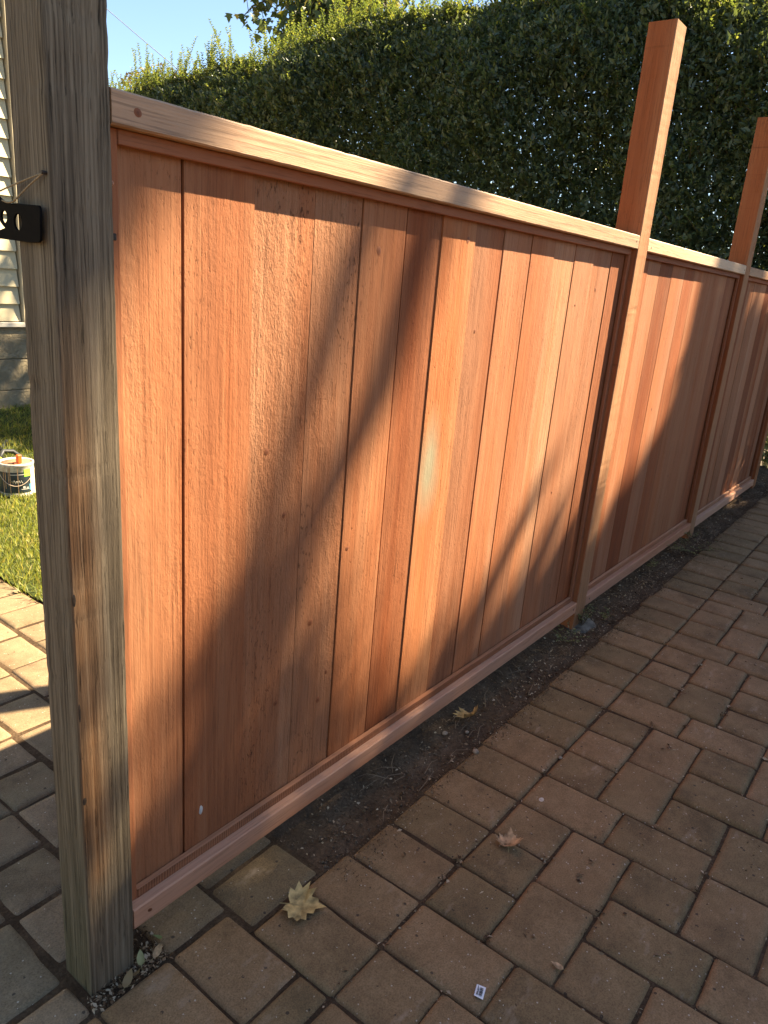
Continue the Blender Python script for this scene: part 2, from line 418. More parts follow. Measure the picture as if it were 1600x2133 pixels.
def stucco():
    N = NT('parged_foundation')
    c = N.coords((1, 1, 1), rand=True)
    f = N.noise(c, 11, 5, 0.6, 0.8); g = N.noise(c, 90, 4, 0.6)
    N.bsdf(N.ramp(f, [(0.3, (0.25, 0.20, 0.125)), (0.7, (0.34, 0.275, 0.17))]), 0.9, N.bump(N.math('ADD', f, N.math('MULTIPLY', g, 0.2)), 0.9, 0.03), 0.2)
    return N.m
M_stucco = stucco()
M_stone = simple('pebble_stone', (0.30, 0.23, 0.16), 0.85, 0.2, 0.25, 90, bump=0.001)
M_mortar = simple('pale_mortar', (0.55, 0.46, 0.36), 0.9, 0.1, 0.2, 200)
M_concrete = simple('footing_concrete', (0.17, 0.145, 0.11), 0.95, 0.1, 0.4, 40, bump=0.006)
M_nail = simple('rusty_nail', (0.05, 0.035, 0.025), 0.6, 0.4, 0.3, 200, metallic=0.3)

# ------------------------------------------------------------------ ground
def gz(x): return 0.018 * max(0.0, x - 1.5)

gnd = MB(); gnd.add([(-400, -400, -0.075), (400, -400, -0.075), (400, 400, -0.075), (-400, 400, -0.075)], [(0, 1, 2, 3)])
tag(gnd.build('ground', M_ground), kind='structure')

def sheet(name, x0, x1, y0, y1, nx, ny, zf, mat, kind='structure', parent=None):
    X = np.linspace(x0, x1, nx + 1); Y = np.linspace(y0, y1, ny + 1)
    V = [(x, y, zf(x, y)) for y in Y for x in X]
    F = [(j * (nx + 1) + i, j * (nx + 1) + i + 1, (j + 1) * (nx + 1) + i + 1, (j + 1) * (nx + 1) + i) for j in range(ny) for i in range(nx)]
    o = link(name, mesh_from(name, V, F, True), mat, parent)
    if kind: tag(o, kind=kind)
    return o

pav = sheet('pavement', -2.5, 9.5, -4.2, -0.105, 60, 8, lambda x, y: gz(x) - 0.0075, M_joint)
_p = MB()
_p.add([(-2.5, -.105, -.006), (.995, -.105, -.006), (.995, .45, -.006), (-2.5, .45, -.006)], [(0, 1, 2, 3)])
_p.add([(-2.5, .45, -.006), (1.245, .45, -.006), (1.245, 5.0, -.006), (-2.5, 5.0, -.006)], [(0, 1, 2, 3)])
path = tag(_p.build('garden_path', M_joint), kind='structure')

# pavers -------------------------------------------------------
def paver_mesh(w, l, h=0.05, seed=0, bev=0.0085, r=0.0065):
    """tumbled paver: rounded corners, two-step rounded edge, slightly wavy outline"""
    rg = random.Random(seed)
    hw, hl = w / 2, l / 2
    out = []
    for (cx, cy, a0) in ((hw - r, hl - r, 0), (-hw + r, hl - r, 90), (-hw + r, -hl + r, 180), (hw - r, -hl + r, 270)):
        for k in range(3):
            a = rad(a0 + 45 * k); out.append((cx + r * math.cos(a) + rg.uniform(-.0009, .0009), cy + r * math.sin(a) + rg.uniform(-.0009, .0009)))
    # edge midpoints for a slightly wavy side
    pts = []
    for i, p in enumerate(out):
        pts.append(p)
        if i % 3 == 2:
            q = out[(i + 1) % 12]
            for t in (0.35, 0.7):
                pts.append((p[0] * (1 - t) + q[0] * t + rg.uniform(-.0012, .0012), p[1] * (1 - t) + q[1] * t + rg.uniform(-.0012, .0012)))
    n = len(pts)
    rings = [(1.0, -h, 0), (1.0, -bev * 0.95, 0), (0, -bev * 0.36, bev * 0.50), (0, -bev * 0.05, bev * 1.35), (0, 0.0, bev * 2.2)]
    V = []
    for (_, z, ins) in rings:
        for (x, y) in pts:
            sx = (hw - ins) / hw; sy = (hl - ins) / hl
            V.append((x * sx, y * sy, z + (rg.uniform(-.0006, .0006) if z > -0.02 else 0)))
    F = []
    for k in range(4):
        for i in range(n):
            F.append((k * n + i, k * n + (i + 1) % n, (k + 1) * n + (i + 1) % n, (k + 1) * n + i))
    F.append(tuple(4 * n + i for i in range(n)))
    me = mesh_from('paver', V, F, True)
    return me

import bisect
def in_view(x, y, z, m=0.06):
    d = Vector((x, y, z)) - mw.translation
    w_ = d.dot(fw)
    if w_ < 0.1: return False
    u = d.dot(rt) / w_ * 1537.68 / 800; v = d.dot(dn) / w_ * 1537.68 / 1066.5
    return abs(u) < 1 + m and abs(v) < 1 + m

U = 0.0711
def X(i): return 0.787 + U * i
def Y(j): return -0.310 - 0.0727 * j
pmeshes = {}
n_pav = 0
rest = MB()
GAP = 0.0032
def put_paver(x0, x1, y0, y1, parent, mat, zoff=0.0, force_rest=False, gap=GAP):
    global n_pav
    w, l = x1 - x0 - gap, y1 - y0 - gap
    cx, cy = (x0 + x1) / 2, (y0 + y1) / 2
    z = gz(cx) + zoff + random.uniform(-.0030, .0030)
    vis = any(in_view(px, py, z) for px in (x0, cx, x1) for py in (y0, cy, y1))
    if not vis or force_rest:
        if cx < 9.3 and cy > -3.4:
            rest.box((x0 + gap / 2, y0 + gap / 2, z - 0.045), (x1 - gap / 2, y1 - gap / 2, z), 0.006)
        return
    key = (round(w, 3), round(l, 3), random.randint(0, 2), mat.name)
    if key not in pmeshes:
        pmeshes[key] = paver_mesh(w, l, seed=hash(key[:3]) % 9999)
    o = link('paver', pmeshes[key], mat, parent)
    o.location = (cx + random.uniform(-.0012, .0012), cy + random.uniform(-.0012, .0012), z)
    o.rotation_euler = (random.gauss(0, .009), random.gauss(0, .009) - (0.018 if cx > 1.5 else 0), random.gauss(0, .006) + random.choice((0, math.pi)))
    n_pav += 1

# soldier course along the soil strip
for k in range(2, 58):
    x0 = X(2 * k); x1 = X(2 * k + 2)
    j = random.uniform(-.006, .006)
    put_paver(x0, x1, Y(0), -0.113 + j, pav, M_paver)
put_paver(0.930, X(4), Y(0), -0.104, pav, M_paver); put_paver(X(0), 0.930, Y(0), -0.104, pav, M_paver)
for k in range(-12, 0):
    put_paver(X(2 * k), X(2 * k + 2), Y(0) + 0.075, -0.03 - (0.005 if k > -3 else 0), pav, M_paver)
    put_paver(X(2 * k), X(2 * k + 2), Y(0), Y(0) + 0.075, pav, M_paver) if k < -3 else None
put_paver(X(-2), X(0), Y(0), Y(0) + 0.075, pav, M_paver); put_paver(X(-6), X(-2) - .07, Y(0), Y(0) + 0.075, pav, M_paver); put_paver(X(-3), X(-2), Y(0), Y(0) + 0.075, pav, M_paver)

# interlocking field: lattice (8,0),(4,4)
cells = []
for a in range(-5, 16):
    for b in range(-2, 13):
        bi, bj = 2 + 8 * a + 4 * (b % 2), 4 * b
        cells.append((bi, bj))
for (bi, bj) in cells:
    for (i0, i1, j0, j1) in ((0, 2, 0, 3), (0, 2, 3, 6), (2, 5, 2, 4), (5, 8, 2, 4), (2, 4, 0, 2), (6, 8, 0, 2)):
        i0 += bi; i1 += bi; j0 += bj; j1 += bj
        if j1 <= 0: continue
        j0 = max(j0, 0)
        put_paver(X(i0), X(i1), Y(j1), Y(j0), pav, M_paver)
# pavers that run under the near end of the fence
put_paver(0.79, 0.985, -0.100, 0.036, pav, M_paver_grey); put_paver(0.79, 0.985, 0.036, 0.185, pav, M_paver_grey)
put_paver(0.645, 0.79, -0.030, 0.175, pav, M_paver_grey)

# garden path behind the post
def col_path(x0, x1, ys, mat):
    for a, b in zip(ys[:-1], ys[1:]): put_paver(x0, x1, a, b, path, mat, -0.001)
col_path(1.075, 1.242, [0.58 + 0.1335 * k for k in range(0, 33)], M_paver_path)
col_path(0.935, 1.072, [0.53 + 0.2 * k for k in range(0, 21)], M_paver_path)
col_path(0.790, 0.932, [0.18, 0.325, 0.47, 0.62, 0.807, 0.975, 1.11] + [1.31 + 0.2 * k for k in range(17)], M_paver_path)
col_path(0.648, 0.787, [0.18, 0.36, 0.532, 0.668, 0.812] + [1.012 + 0.2 * k for k in range(18)], M_paver_path)
col_path(0.503, 0.645, [0.095, 0.25, 0.395, 0.533, 0.67] + [0.87 + 0.2 * k for k in range(19)], M_paver_path)
col_path(0.345, 0.500, [0.058, 0.255, 0.40, 0.60, 0.80] + [1.0 + 0.2 * k for k in range(18)], M_paver_path)
for c in range(9):
    col_path(0.345 - 0.145 * (c + 1), 0.342 - 0.145 * c, [0.0 + 0.2 * k + 0.07 * (c % 3) for k in range(24)], M_paver_path)
put_paver(0.30, 0.497, -0.026, 0.052, pav, M_paver_path, 0.004)
put_paver(X(-2) - 0.142, 0.497, -0.10, -0.03, pav, M_paver) if False else None
ro = rest.build('outer_pavers', M_paver, pav); tag(ro, kind='stuff')
print('pavers', n_pav)

# soil strip ----------------------------------------------------
nr = np.random.default_rng(3)
_gx = nr.normal(size=(260, 30)) 
def soilz(x, y):
    i = int((x + 0.2) * 40) % 260; j = int((y + 0.3) * 40) % 30
    s = 0.5 * math.sin(x * 9.1 + y * 17) + 0.3 * math.sin(x * 23.7 - y * 31) 
    base = -0.014 + gz(x) + 0.007 * s + 0.0035 * _gx[i, j]
    if y > 0.02: base += 0.015 * min(1, (y - 0.02) / 0.1)
    return base
soil = sheet('soil_strip', 0.99, 6.2, -0.118, 0.45, 260, 22, soilz, M_soil)
soil2 = sheet('soil_hollow', 0.497, 0.652, -0.035, 0.10, 14, 12, lambda x, y: -0.010 + 0.008 * nr.normal() * 0.5, M_soil)
yard = sheet('yard_soil', 1.25, 6.4, 0.45, 1.5, 20, 4, lambda x, y: gz(x) - 0.005, M_soil)

# ------------------------------------------------------------------ lawn
lawn = sheet('lawn', 1.246, 6.0, 1.45, 5.0, 30, 24, lambda x, y: 0.001, M_lawn)
def leaves_mesh(P, A, Nn, L, W, fold=0.25):
    """two triangles per leaf: base, side, tip, side"""
    P = np.asarray(P); A = np.asarray(A); Nn = np.asarray(Nn)
    S = np.cross(A, Nn); S /= np.linalg.norm(S, axis=1, keepdims=True) + 1e-9
    up = np.cross(S, A)
    L = np.asarray(L)[:, None]; W = np.asarray(W)[:, None]
    b = P; t = P + A * L - up * L * 0.06
    m = P + A * L * 0.45
    l = m + S * W * 0.5 + up * W * fold; r = m - S * W * 0.5 + up * W * fold
    n = len(P)
    V = np.stack([b, r, t, l], axis=1).reshape(-1, 3)
    i = np.arange(n)[:, None] * 4
    T = np.concatenate([i + np.array([[0, 1, 2]]), i + np.array([[0, 2, 3]])], axis=1).reshape(-1, 3)
    return V, T
def unit(v): return v / (np.linalg.norm(v, axis=1, keepdims=True) + 1e-9)
def blades(n, x0, x1, y0, y1, h, w):
    x = rng.uniform(x0, x1, n); y = rng.uniform(y0, y1, n)
    P = np.stack([x, y, np.zeros(n)], 1)
    A = unit(np.stack([rng.normal(0, .55, n), rng.normal(0, .55, n), np.ones(n)], 1))
    Nn = unit(rng.normal(size=(n, 3)) * [1, 1, .2])
    return leaves_mesh(P, A, Nn, rng.uniform(.6, 1.25, n) * h, np.full(n, w), 0.1)
V1, T1 = blades(15000, 1.225, 2.3, 1.5, 3.3, 0.040, 0.005)
V2, T2 = blades(9000, 1.23, 3.4, 3.3, 5.0, 0.045, 0.006)
V3, T3 = blades(5000, 2.3, 5.5, 1.5, 3.3, 0.045, 0.007)
o = link('grass', tri_mesh('grass', np.concatenate([V1, V2, V3]), np.concatenate([T1, T2 + len(V1), T3 + len(V1) + len(V2)])), M_grass)
tag(o, kind='stuff')

# ------------------------------------------------------------------ the fence
fence = tag(empty('wooden_fence', (2.514, 0.044, 0)), 'new reddish timber fence of upright boards between square posts beside the brick paving', 'fence')
FO = Vector(fence.location)
def fpart(mb, name, mat, origin, parent=None, smooth=False):
    """mesh built in world coordinates round origin; parented to the fence"""
    me = mesh_from(name, [tuple(Vector(v) - Vector(origin)) for v in mb.v], mb.f, smooth)
    o = link(name, me, mat, parent or fence)
    o.location = Vector(origin) - FO if parent is None else Vector(origin)
    return o
H, HB, ZB, ZT = 1.4187, 1.3770, 0.0747, 0.1185
PW = 0.089
posts_x = [2.514, 3.988, 5.469]
def post_mesh(x, y0, w, z0, z1, seed, nick=0.00035):
    """sawn post with slightly ragged arrises"""
    rg = random.Random(seed); V = []; F = []
    nz = 160
    c = 0.0022
    for k in range(nz + 1):
        z = z0 + (z1 - z0) * k / nz
        bow = 0.0
        ring = []
        for (sx, sy) in ((0, 0), (1, 0), (1, 1), (0, 1)):
            a = abs(rg.gauss(0, nick))
            if rg.random() < 0.02: a += 0.002 * rg.random()
            px = x + (w - a if sx else a); py = y0 + (w - a if sy else a)
            ring.append((px, py, sx, sy))
        for (px, py, sx, sy) in ring:
            ox_ = -c if sx else c; oy_ = -c if sy else c
            if (sx + sy) % 2 == 0:
                V.append((px, py + oy_, z)) ; V.append((px + ox_, py, z))
            else:
                V.append((px + ox_, py, z)) ; V.append((px, py + oy_, z))
    for k in range(nz):
        for i in range(8):
            F.append((k * 8 + i, k * 8 + (i + 1) % 8, (k + 1) * 8 + (i + 1) % 8, (k + 1) * 8 + i))
    F.append(tuple(range(7, -1, -1))); F.append(tuple(nz * 8 + i for i in range(8)))
    return V, F
for n_, px in enumerate(posts_x):
    V, F = post_mesh(px, 0.0, PW, -0.25, 2.030 if n_ == 0 else (2.060 if n_ == 1 else 2.045), 11 + n_)
    m = MB(); m.add(V, F)
    fpart(m, 'post', M_post, (px, 0, 0))

bays = [(0.5985, 2.514), (2.603, 3.988), (4.077, 5.469)]
joints = [[0.6185, 0.732, 0.872, 1.016, 1.145, 1.286, 1.415, 1.553, 1.691, 1.838, 1.975, 2.112, 2.250, 2.388, 2.494],
          [2.623, 2.735, 2.870, 3.010, 3.168, 3.300, 3.424, 3.560, 3.675, 3.815, 3.968],
          [4.097, 4.258, 4.395, 4.535, 4.680, 4.820, 4.945, 5.085, 5.195, 5.330, 5.449]]
wide = {(0, 0.732): 0.0045, (0, 1.145): 0.0025, (0, 1.286): 0.0050, (0, 1.691): 0.0060, (0, 1.838): 0.0032, (1, 3.424): 0.004, (1, 3.168): 0.002, (2, 4.395): 0.003, (2, 4.680): 0.003}
proud = {(0, 1): -0.002, (0, 2): 0.0018, (0, 3): 0.0012, (0, 6): -0.0025, (0, 7): 0.0012, (0, 10): 0.001, (0, 11): -0.001}
mats = {(0, 0): M_board, (0, 1): M_board, (0, 2): M_board_rough, (0, 3): M_board_rough, (0, 4): M_board, (0, 5): M_board, (0, 6): M_board_stain, (0, 7): M_board_pale, (0, 8): M_board_pale,
        (0, 9): M_board_pale}
YB = 0.034
boards = {}
def chips(parent, holes, mat):
    pass
for b, (xa, xb) in enumerate(bays):
    J = joints[b]
    for k in range(len(J) - 1):
        g0 = wide.get((b, J[k]), 0.0003) / 2; g1 = wide.get((b, J[k + 1]), 0.0003) / 2
        x0, x1 = J[k] + g0, J[k + 1] - g1
        yb = YB + proud.get((b, k), random.uniform(-.0014, .0014))
        m = MB()
        m.box((x0, yb, ZT + 0.001), (x1, yb + 0.019, HB - 0.001), 0.0005)
        m.box((x1 - 0.002, yb + 0.007, ZT + 0.002), (min(x1 + 0.011, xb - 0.001), yb + 0.0125, HB - 0.002))   # tongue
        mat = mats.get((b, k)) or random.choice([M_board, M_board, M_board_pale, M_board_rough] if b else [M_board_pale, M_board, M_board_pale])
        o = fpart(m, 'board', mat, (x0, yb, 0.1))
        boards[(b, k)] = (o, x0, yb)
    # rails: 2x4 laid flat, and the square stops either side of the boards
    def rail(z0, z1, name, mat, seed):
        rg = random.Random(seed); n = 140; V = []; F = []
        c = 0.0025
        for i in range(n + 1):
            x = xa + 0.0008 + (xb - xa - 0.0016) * i / n
            w1, w2, w3 = rg.gauss(0, .00018), rg.gauss(0, .00018), 0.0
            if rg.random() < 0.02: w1 -= 0.0022 * rg.random()
            y0, y1 = 0.0005 + w3, PW - 0.0005
            for (y, z) in ((y0 + c, z0 + w2), (y0, z0 + c + w2), (y0, z1 - c + w1), (y0 + c, z1 + w1), (y1 - c, z1), (y1, z1 - c), (y1, z0 + c), (y1 - c, z0)):
                V.append((x, y, z))
        for i in range(n):
            for q in range(8):
                F.append((i * 8 + q, (i + 1) * 8 + q, (i + 1) * 8 + (q + 1) % 8, i * 8 + (q + 1) % 8))
        F.append(tuple(range(8))); F.append(tuple(n * 8 + q for q in range(7, -1, -1)))
        m = MB(); m.add(V, F); return fpart(m, name, mat, (xa, 0, z0))
    rail(HB, H, 'top_rail', M_rail, 31 + b)
    rail(ZB, ZT, 'bottom_rail', M_botrail, 41 + b)
    sf = 0.0188
    for (y0, y1) in ((sf, YB - 0.0028), (YB + 0.0225, PW - sf)):
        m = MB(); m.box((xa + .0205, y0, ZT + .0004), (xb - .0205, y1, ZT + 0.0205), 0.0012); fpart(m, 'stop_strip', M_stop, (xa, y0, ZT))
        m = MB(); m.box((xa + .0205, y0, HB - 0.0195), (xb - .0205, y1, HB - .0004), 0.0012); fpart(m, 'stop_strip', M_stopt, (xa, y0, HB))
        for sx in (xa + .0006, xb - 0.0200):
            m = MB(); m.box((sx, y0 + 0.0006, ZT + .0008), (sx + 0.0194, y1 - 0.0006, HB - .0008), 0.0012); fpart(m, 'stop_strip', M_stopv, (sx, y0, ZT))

def disc(rx, rz, dome=0.0009, n=14):
    V = [(0, -dome, 0)]; F = []
    for (s, d) in ((0.6, dome * .8), (1.0, 0.0)):
        for k in range(n):
            a = 2 * math.pi * k / n; V.append((rx * s * math.cos(a), -d, rz * s * math.sin(a)))
    for k in range(n):
        F.append((0, 1 + (k + 1) % n, 1 + k)); F.append((1 + k, 1 + (k + 1) % n, 1 + n + (k + 1) % n, 1 + n + k))
    return V, F
def knot(b, x, z, rx, rz):
    for k in range(len(joints[b]) - 1):
        if joints[b][k] <= x < joints[b][k + 1]: break
    o, x0, yb = boards[(b, k)]
    V, F = disc(rx, rz); m = MB(); m.add(V, F)
    q = m.build('knot', M_knot, o, True, (x - x0, -0.0003, z - 0.1), (0, random.uniform(-.4, .4), 0))
for (x, z, rx, rz) in ((0.919, 0.903, .006, .0065), (0.970, 0.772, .005, .007), (1.061, 0.514, .0075, .0075), (1.165, 0.657, .006, .0055), (0.968, 0.36, .0065, .006),
                       (1.123, 0.371, .0045, .0055), (2.20, 0.60, .006, .004), (1.601, 1.115, .004, .006), (1.20, 1.27, .007, .009), (1.52, 1.318, .006, .008), (2.30, 1.24, .005, .008),
                       (1.10, 0.31, .006, .008), (2.16, 1.19, .004, .004)):
    knot(0, x, z, rx, rz)
for (x, z, rx, rz) in ((3.07, 0.8, .006, .007), (3.5, 0.45, .007, .008), (3.90, 0.33, .012, .010), (3.35, 1.0, .005, .006)): knot(1, x, z, rx, rz)
# nail holes in the rail ends and one knot on the near end of the top rail
def face_mark(name, x, y, z, rx, rz, mat, rot=0.0, dome=0.0006):
    V, F = disc(rx, rz, dome, 10); m = MB(); m.add(V, F)
    o = m.build(name, mat, fence, True); o.location = Vector((x, y, z)) - FO; o.rotation_euler = (0, rot, 0)
    return o
face_mark('knot', 0.637, 0.0004, 1.397, .0062, .0055, M_knot, .3)
face_mark('nail', 2.490, 0.0004, 1.399, .0035, .0042, M_nail, .3); face_mark('nail', 2.637, 0.0004, 1.391, .003, .0035, M_nail)
face_mark('nail', 3.965, 0.0004, 1.396, .004, .0045, M_nail); face_mark('nail', 4.10, 0.0004, 1.393, .004, .0045, M_nail)
face_mark('knot', 0.632, 0.0004, 0.096, .0055, .0035, M_knot, .6); face_mark('nail', 2.49, 0.0004, 0.097, .004, .0045, M_nail)
face_mark('nail', 2.64, 0.0004, 0.097, .004, .0045, M_nail)
# white fleck on the second board
o, x0, yb = boards[(0, 1)]
m = MB(); V, F = disc(0.0048, 0.0095, 0.0015, 9); V = [(x + random.uniform(-.001, .001), y, z + random.uniform(-.002, .002)) for x, y, z in V]; m.add(V, F)
m.build('paint_fleck', simple('white_fleck', (0.6, 0.57, 0.52), 0.8), o, True, (0.772 - x0, -0.0003, 0.212 - 0.1))

# ------------------------------------------------------------------ weathered end post
OX, OY, OW = 0.513, 0.0, 0.0848
V, F = post_mesh(0, 0, OW, -0.3, 2.35, 5, 0.00035)
m = MB(); m.add(V, F)
op = m.build('weathered_post', M_old); op.location = (OX, OY, 0)
tag(op, 'tall weathered grey-brown square timber post at the near left end of the fence', 'post')
for (x, z, rx, rz) in ((0.003, 0.745, .003, .010), (0.004, 0.40, .0035, .007), (0.003, 0.56, .002, .016)):
    V, F = disc(rx, rz, .0007, 10); m = MB(); m.add(V, F); m.build('crack', M_nail, op, True, (x, -0.0002, z))

m = MB(); m.box((.0850, .006, 1.238), (.0925, .016, 1.247), .001); m.build('staple', M_nail, op)
m = MB(); m.box((.0850, .004, 1.305), (.0900, .012, 1.311), .002); m.build('splinter', M_botrail, op)
# gate latch on the post (flat fork-shaped plate), its face to the camera side
LX = OX - 0.008
def plate(name, outline, holes, thick, mat):
    cu = bpy.data.curves.new(name, 'CURVE'); cu.dimensions = '2D'; cu.fill_mode = 'BOTH'; cu.extrude = thick / 2; cu.bevel_depth = 0.0006; cu.bevel_resolution = 1
    for poly in [outline] + holes:
        s = cu.splines.new('POLY'); s.points.add(len(poly) - 1); s.use_cyclic_u = True
        for i, p in enumerate(poly): s.points[i].co = (p[0], p[1], 0, 1)
    ob = bpy.data.objects.new(name, cu); COL.objects.link(ob)
    dg = bpy.context.evaluated_depsgraph_get()
    me = bpy.data.meshes.new_from_object(ob.evaluated_get(dg)); bpy.data.objects.remove(ob)
    me.materials.clear()
    return link(name, me, mat)
def circ(cx, cy, r, n=20): return [(cx + r * math.cos(2 * math.pi * k / n), cy + r * math.sin(2 * math.pi * k / n)) for k in range(n)]
yz = lambda y, z: (y, z)
outl = [(0.0105, 1.2655), (0.0135, 1.2690), (0.050, 1.2700), (0.066, 1.2712), (0.080, 1.2706), (0.093, 1.2722), (0.105, 1.2762), (0.1154, 1.2815), (0.126, 1.291), (0.136, 1.303), (0.144, 1.305), (0.146, 1.300),
        (0.137, 1.284), (0.128, 1.268), (0.120, 1.2580), (0.108, 1.2475), (0.0982, 1.2416), (0.122, 1.2365), (0.140, 1.2355), (0.146, 1.2325), (0.140, 1.2295), (0.122, 1.2290), (0.080, 1.2280), (0.040, 1.2265), (0.018, 1.2272), (0.0140, 1.2300)]
lt = plate('gate_latch', outl, [circ(0.100, 1.2553, 0.0082), circ(0.0655, 1.2497, 0.0105)], 0.002, M_black)
lt.matrix_world = Matrix(((0, 0, -1, LX), (1, 0, 0, 0), (0, 1, 0, 0), (0, 0, 0, 1)))
tag(lt, 'black metal gate latch plate with two round holes fixed to the weathered post', 'gate latch')
m = MB(); m.tube([(LX + .0027, 0.066, 1.2497), (LX - .006, 0.066, 1.2497)], 0.004, 10)
me = mesh_from('pull_string', [], [])
m = MB()
def sag(a, b, s, n=8):
    a, b = Vector(a), Vector(b)
    return [a.lerp(b, t / n) - Vector((0, 0, s * math.sin(math.pi * t / n))) for t in range(n + 1)]
nl = (OX - 0.0035, 0.0088, 1.3068)
m.tube(sag(nl, (LX - .006, 0.0628, 1.2735), -0.0012), 0.0011, 6)
m.tube(sag((LX - .006, 0.0628, 1.2735), (LX - .006, 0.092, 1.2745), 0.002), 0.0011, 6)
m.tube(sag(nl, (LX - .006, 0.119, 1.2805), -0.001), 0.0011, 6)
st = m.build('pull_string', M_string, None, True)
tag(st, 'thin brown string looped from a nail in the weathered post to the black latch', 'string')
m = MB(); m.tube([(0.002, 0.0088, 1.3073), (-0.006, 0.0088, 1.3073)], 0.0022, 8); m.build('nail', M_nail, op)

# ------------------------------------------------------------------ hedge behind the fence
def hedge_leaves():
    Ps, As, Ns, Ls, Ws = [], [], [], [], []
    y0, y1, ztop, xf = -0.9, 10.8, 3.60, 6.5
    def front(y, z): return xf + 0.55 * np.clip((z - (topz(y) - 0.75)) / 0.75, 0, 1.1) ** 2 + 0.10 * np.sin(y * 2.1 + z * 1.7) + 0.06 * np.sin(y * 5.3 - z * 4.1) + 0.055 * np.sin(y * 11.3 + 2.1 * np.sin(z * 6.7)) * np.sin(z * 12.9 + 1.7 * np.sin(y * 7.1)) + 0.035 * np.sin(y * 23 + z * 9) * np.sin(z * 21 - y * 5)
    def topz(y): return ztop * 0 + np.interp(y, [-1, 1, 3, 4.2, 5.3, 6.2, 7.5, 8.3, 9.2, 11], [3.56, 3.60, 3.82, 3.88, 3.80, 3.68, 3.62, 3.52, 3.46, 3.46]) + 0.03 * np.sin(y * 4.4) + 0.025 * np.sin(y * 7.9 + 1)
    # outer skin
    def add(n, zlo, zhi, depth, L, W, ax_out, seedjit):
        y = rng.uniform(y0, y1, n); t = topz(y)
        z = zlo + (np.minimum(t, zhi) - zlo) * rng.random(n)
        d = np.abs(rng.random(n)) ** 1.4 * depth
        x = front(y, z) + d
        A = unit(np.stack([-0.5 + rng.normal(0, .6, n), rng.normal(0, .6, n), 0.55 + rng.normal(0, .5, n)], 1))
        Nn = unit(np.stack([-0.5 + rng.normal(0, .5, n), rng.normal(0, .5, n), 0.6 + rng.normal(0, .5, n)], 1))
        Ps.append(np.stack([x, y, z], 1)); As.append(A); Ns.append(Nn)
        Ls.append(rng.uniform(.55, 1.45, n) * L); Ws.append(rng.uniform(.8, 1.2, n) * W)
    add(190000, 1.15, 9, 0.30, 0.040, 0.016, 1, 0)
    add(210000, 1.10, 9, 0.95, 0.064, 0.036, 1, 0)
    add(9000, 0.02, 1.2, 0.5, 0.085, 0.045, 1, 0)
    # top cap
    n = 60000
    y = rng.uniform(y0, y1, n); x = front(y, topz(y)) + rng.random(n) * 0.95
    z = topz(y) - np.abs(rng.normal(0, .10, n)) + 0.05
    Ps.append(np.stack([x, y, z], 1)); As.append(unit(np.stack([rng.normal(0, .6, n), rng.normal(0, .6, n), 0.9 + rng.normal(0, .4, n)], 1)))
    Ns.append(unit(rng.normal(size=(n, 3)) + [0, 0, .8])); Ls.append(rng.uniform(.7, 1.3, n) * .050); Ws.append(rng.uniform(.8, 1.2, n) * .020)
    # shoots: upright stems with paired leaves, on the top and out of the face
    SP, SA, SN, SL, SW, stems = [], [], [], [], [], MB()
    for k in range(2500):
        yy = random.uniform(y0, y1); on_top = random.random() < 0.56
        tz = float(topz(np.array(yy)))
        if on_top:
            p = Vector((float(front(np.array(yy), tz)) + random.uniform(-0.25, 0.55), yy, tz - 0.10))
            h = random.choice((0.16, 0.18, 0.20, 0.22, 0.26, 0.30, 0.42)) * random.uniform(.7, 1.15) * (1.1 if yy > 5 else 0.9)
            dr = Vector((random.gauss(0, .13), random.gauss(0, .13), 1)).normalized()
        else:
            zz = random.uniform(1.3, tz - .1)
            p = Vector((float(front(np.array(yy), zz)) + 0.05, yy, zz)); h = random.uniform(.07, .20)
            dr = Vector((-0.75 + random.gauss(0, .2), random.gauss(0, .3), 0.75)).normalized()
        bend = Vector((random.gauss(0, .12), random.gauss(0, .12), 0))
        pts = [p + dr * h * t + bend * h * t * t for t in (0, .5, 1.0)]
        stems.tube(pts, [.0028, .002, .0012], 4, False)
        ns = max(4, int(h / 0.024))
        for s in range(ns):
            t = (s + .5) / ns; q = p + dr * h * t + bend * h * t * t
            ph = s * 1.57 + random.uniform(-.3, .3)
            for sg in (0, math.pi):
                a = Vector((math.cos(ph + sg), math.sin(ph + sg), 0.75)).normalized()
                SP.append(q); SA.append(a); SN.append(Vector((0, 0, 1)) - a * a.z); SL.append(random.uniform(.040, .062) * (1 - .40 * t)); SW.append(0.025)
    return (Ps, As, Ns, Ls, Ws), (SP, SA, SN, SL, SW), stems
hedge = tag(empty('privet_hedge', (7.0, 4.5, 0)), 'tall dense dark green clipped hedge with loose shoots on top behind the fence', 'hedge')
HO = Vector(hedge.location)
(Ps, As, Ns, Ls, Ws), (SP, SA, SN, SL, SW), stems = hedge_leaves()
V, T = leaves_mesh(np.concatenate(Ps) - np.array(HO), np.concatenate(As), np.concatenate(Ns), np.concatenate(Ls), np.concatenate(Ws))
tag(link('foliage', tri_mesh('foliage', V, T), M_hedge, hedge), kind='stuff')
V, T = leaves_mesh(np.array(SP) - np.array(HO), np.array(SA), np.array(SN), np.array(SL), np.array(SW))
tag(link('shoot', tri_mesh('shoot', V, T), M_shoot, hedge), kind='stuff')
so = stems.build('stem', M_twig, hedge); so.location = -HO; tag(so, kind='stuff')
br = MB()
for k in range(26):
    yy = -0.7 + 0.44 * k + random.uniform(-.1, .1)
    b0 = Vector((6.95 + random.uniform(-.1, .1), yy, -0.05))
    br.tube([b0, b0 + Vector((random.uniform(-.1, .1), random.uniform(-.15, .15), 1.3)), b0 + Vector((random.uniform(-.2, .2), random.uniform(-.3, .3), 2.7)), b0 + Vector((random.uniform(-.25, .25), random.uniform(-.4, .4), 3.45))], [.03, .022, .014, .006], 6)
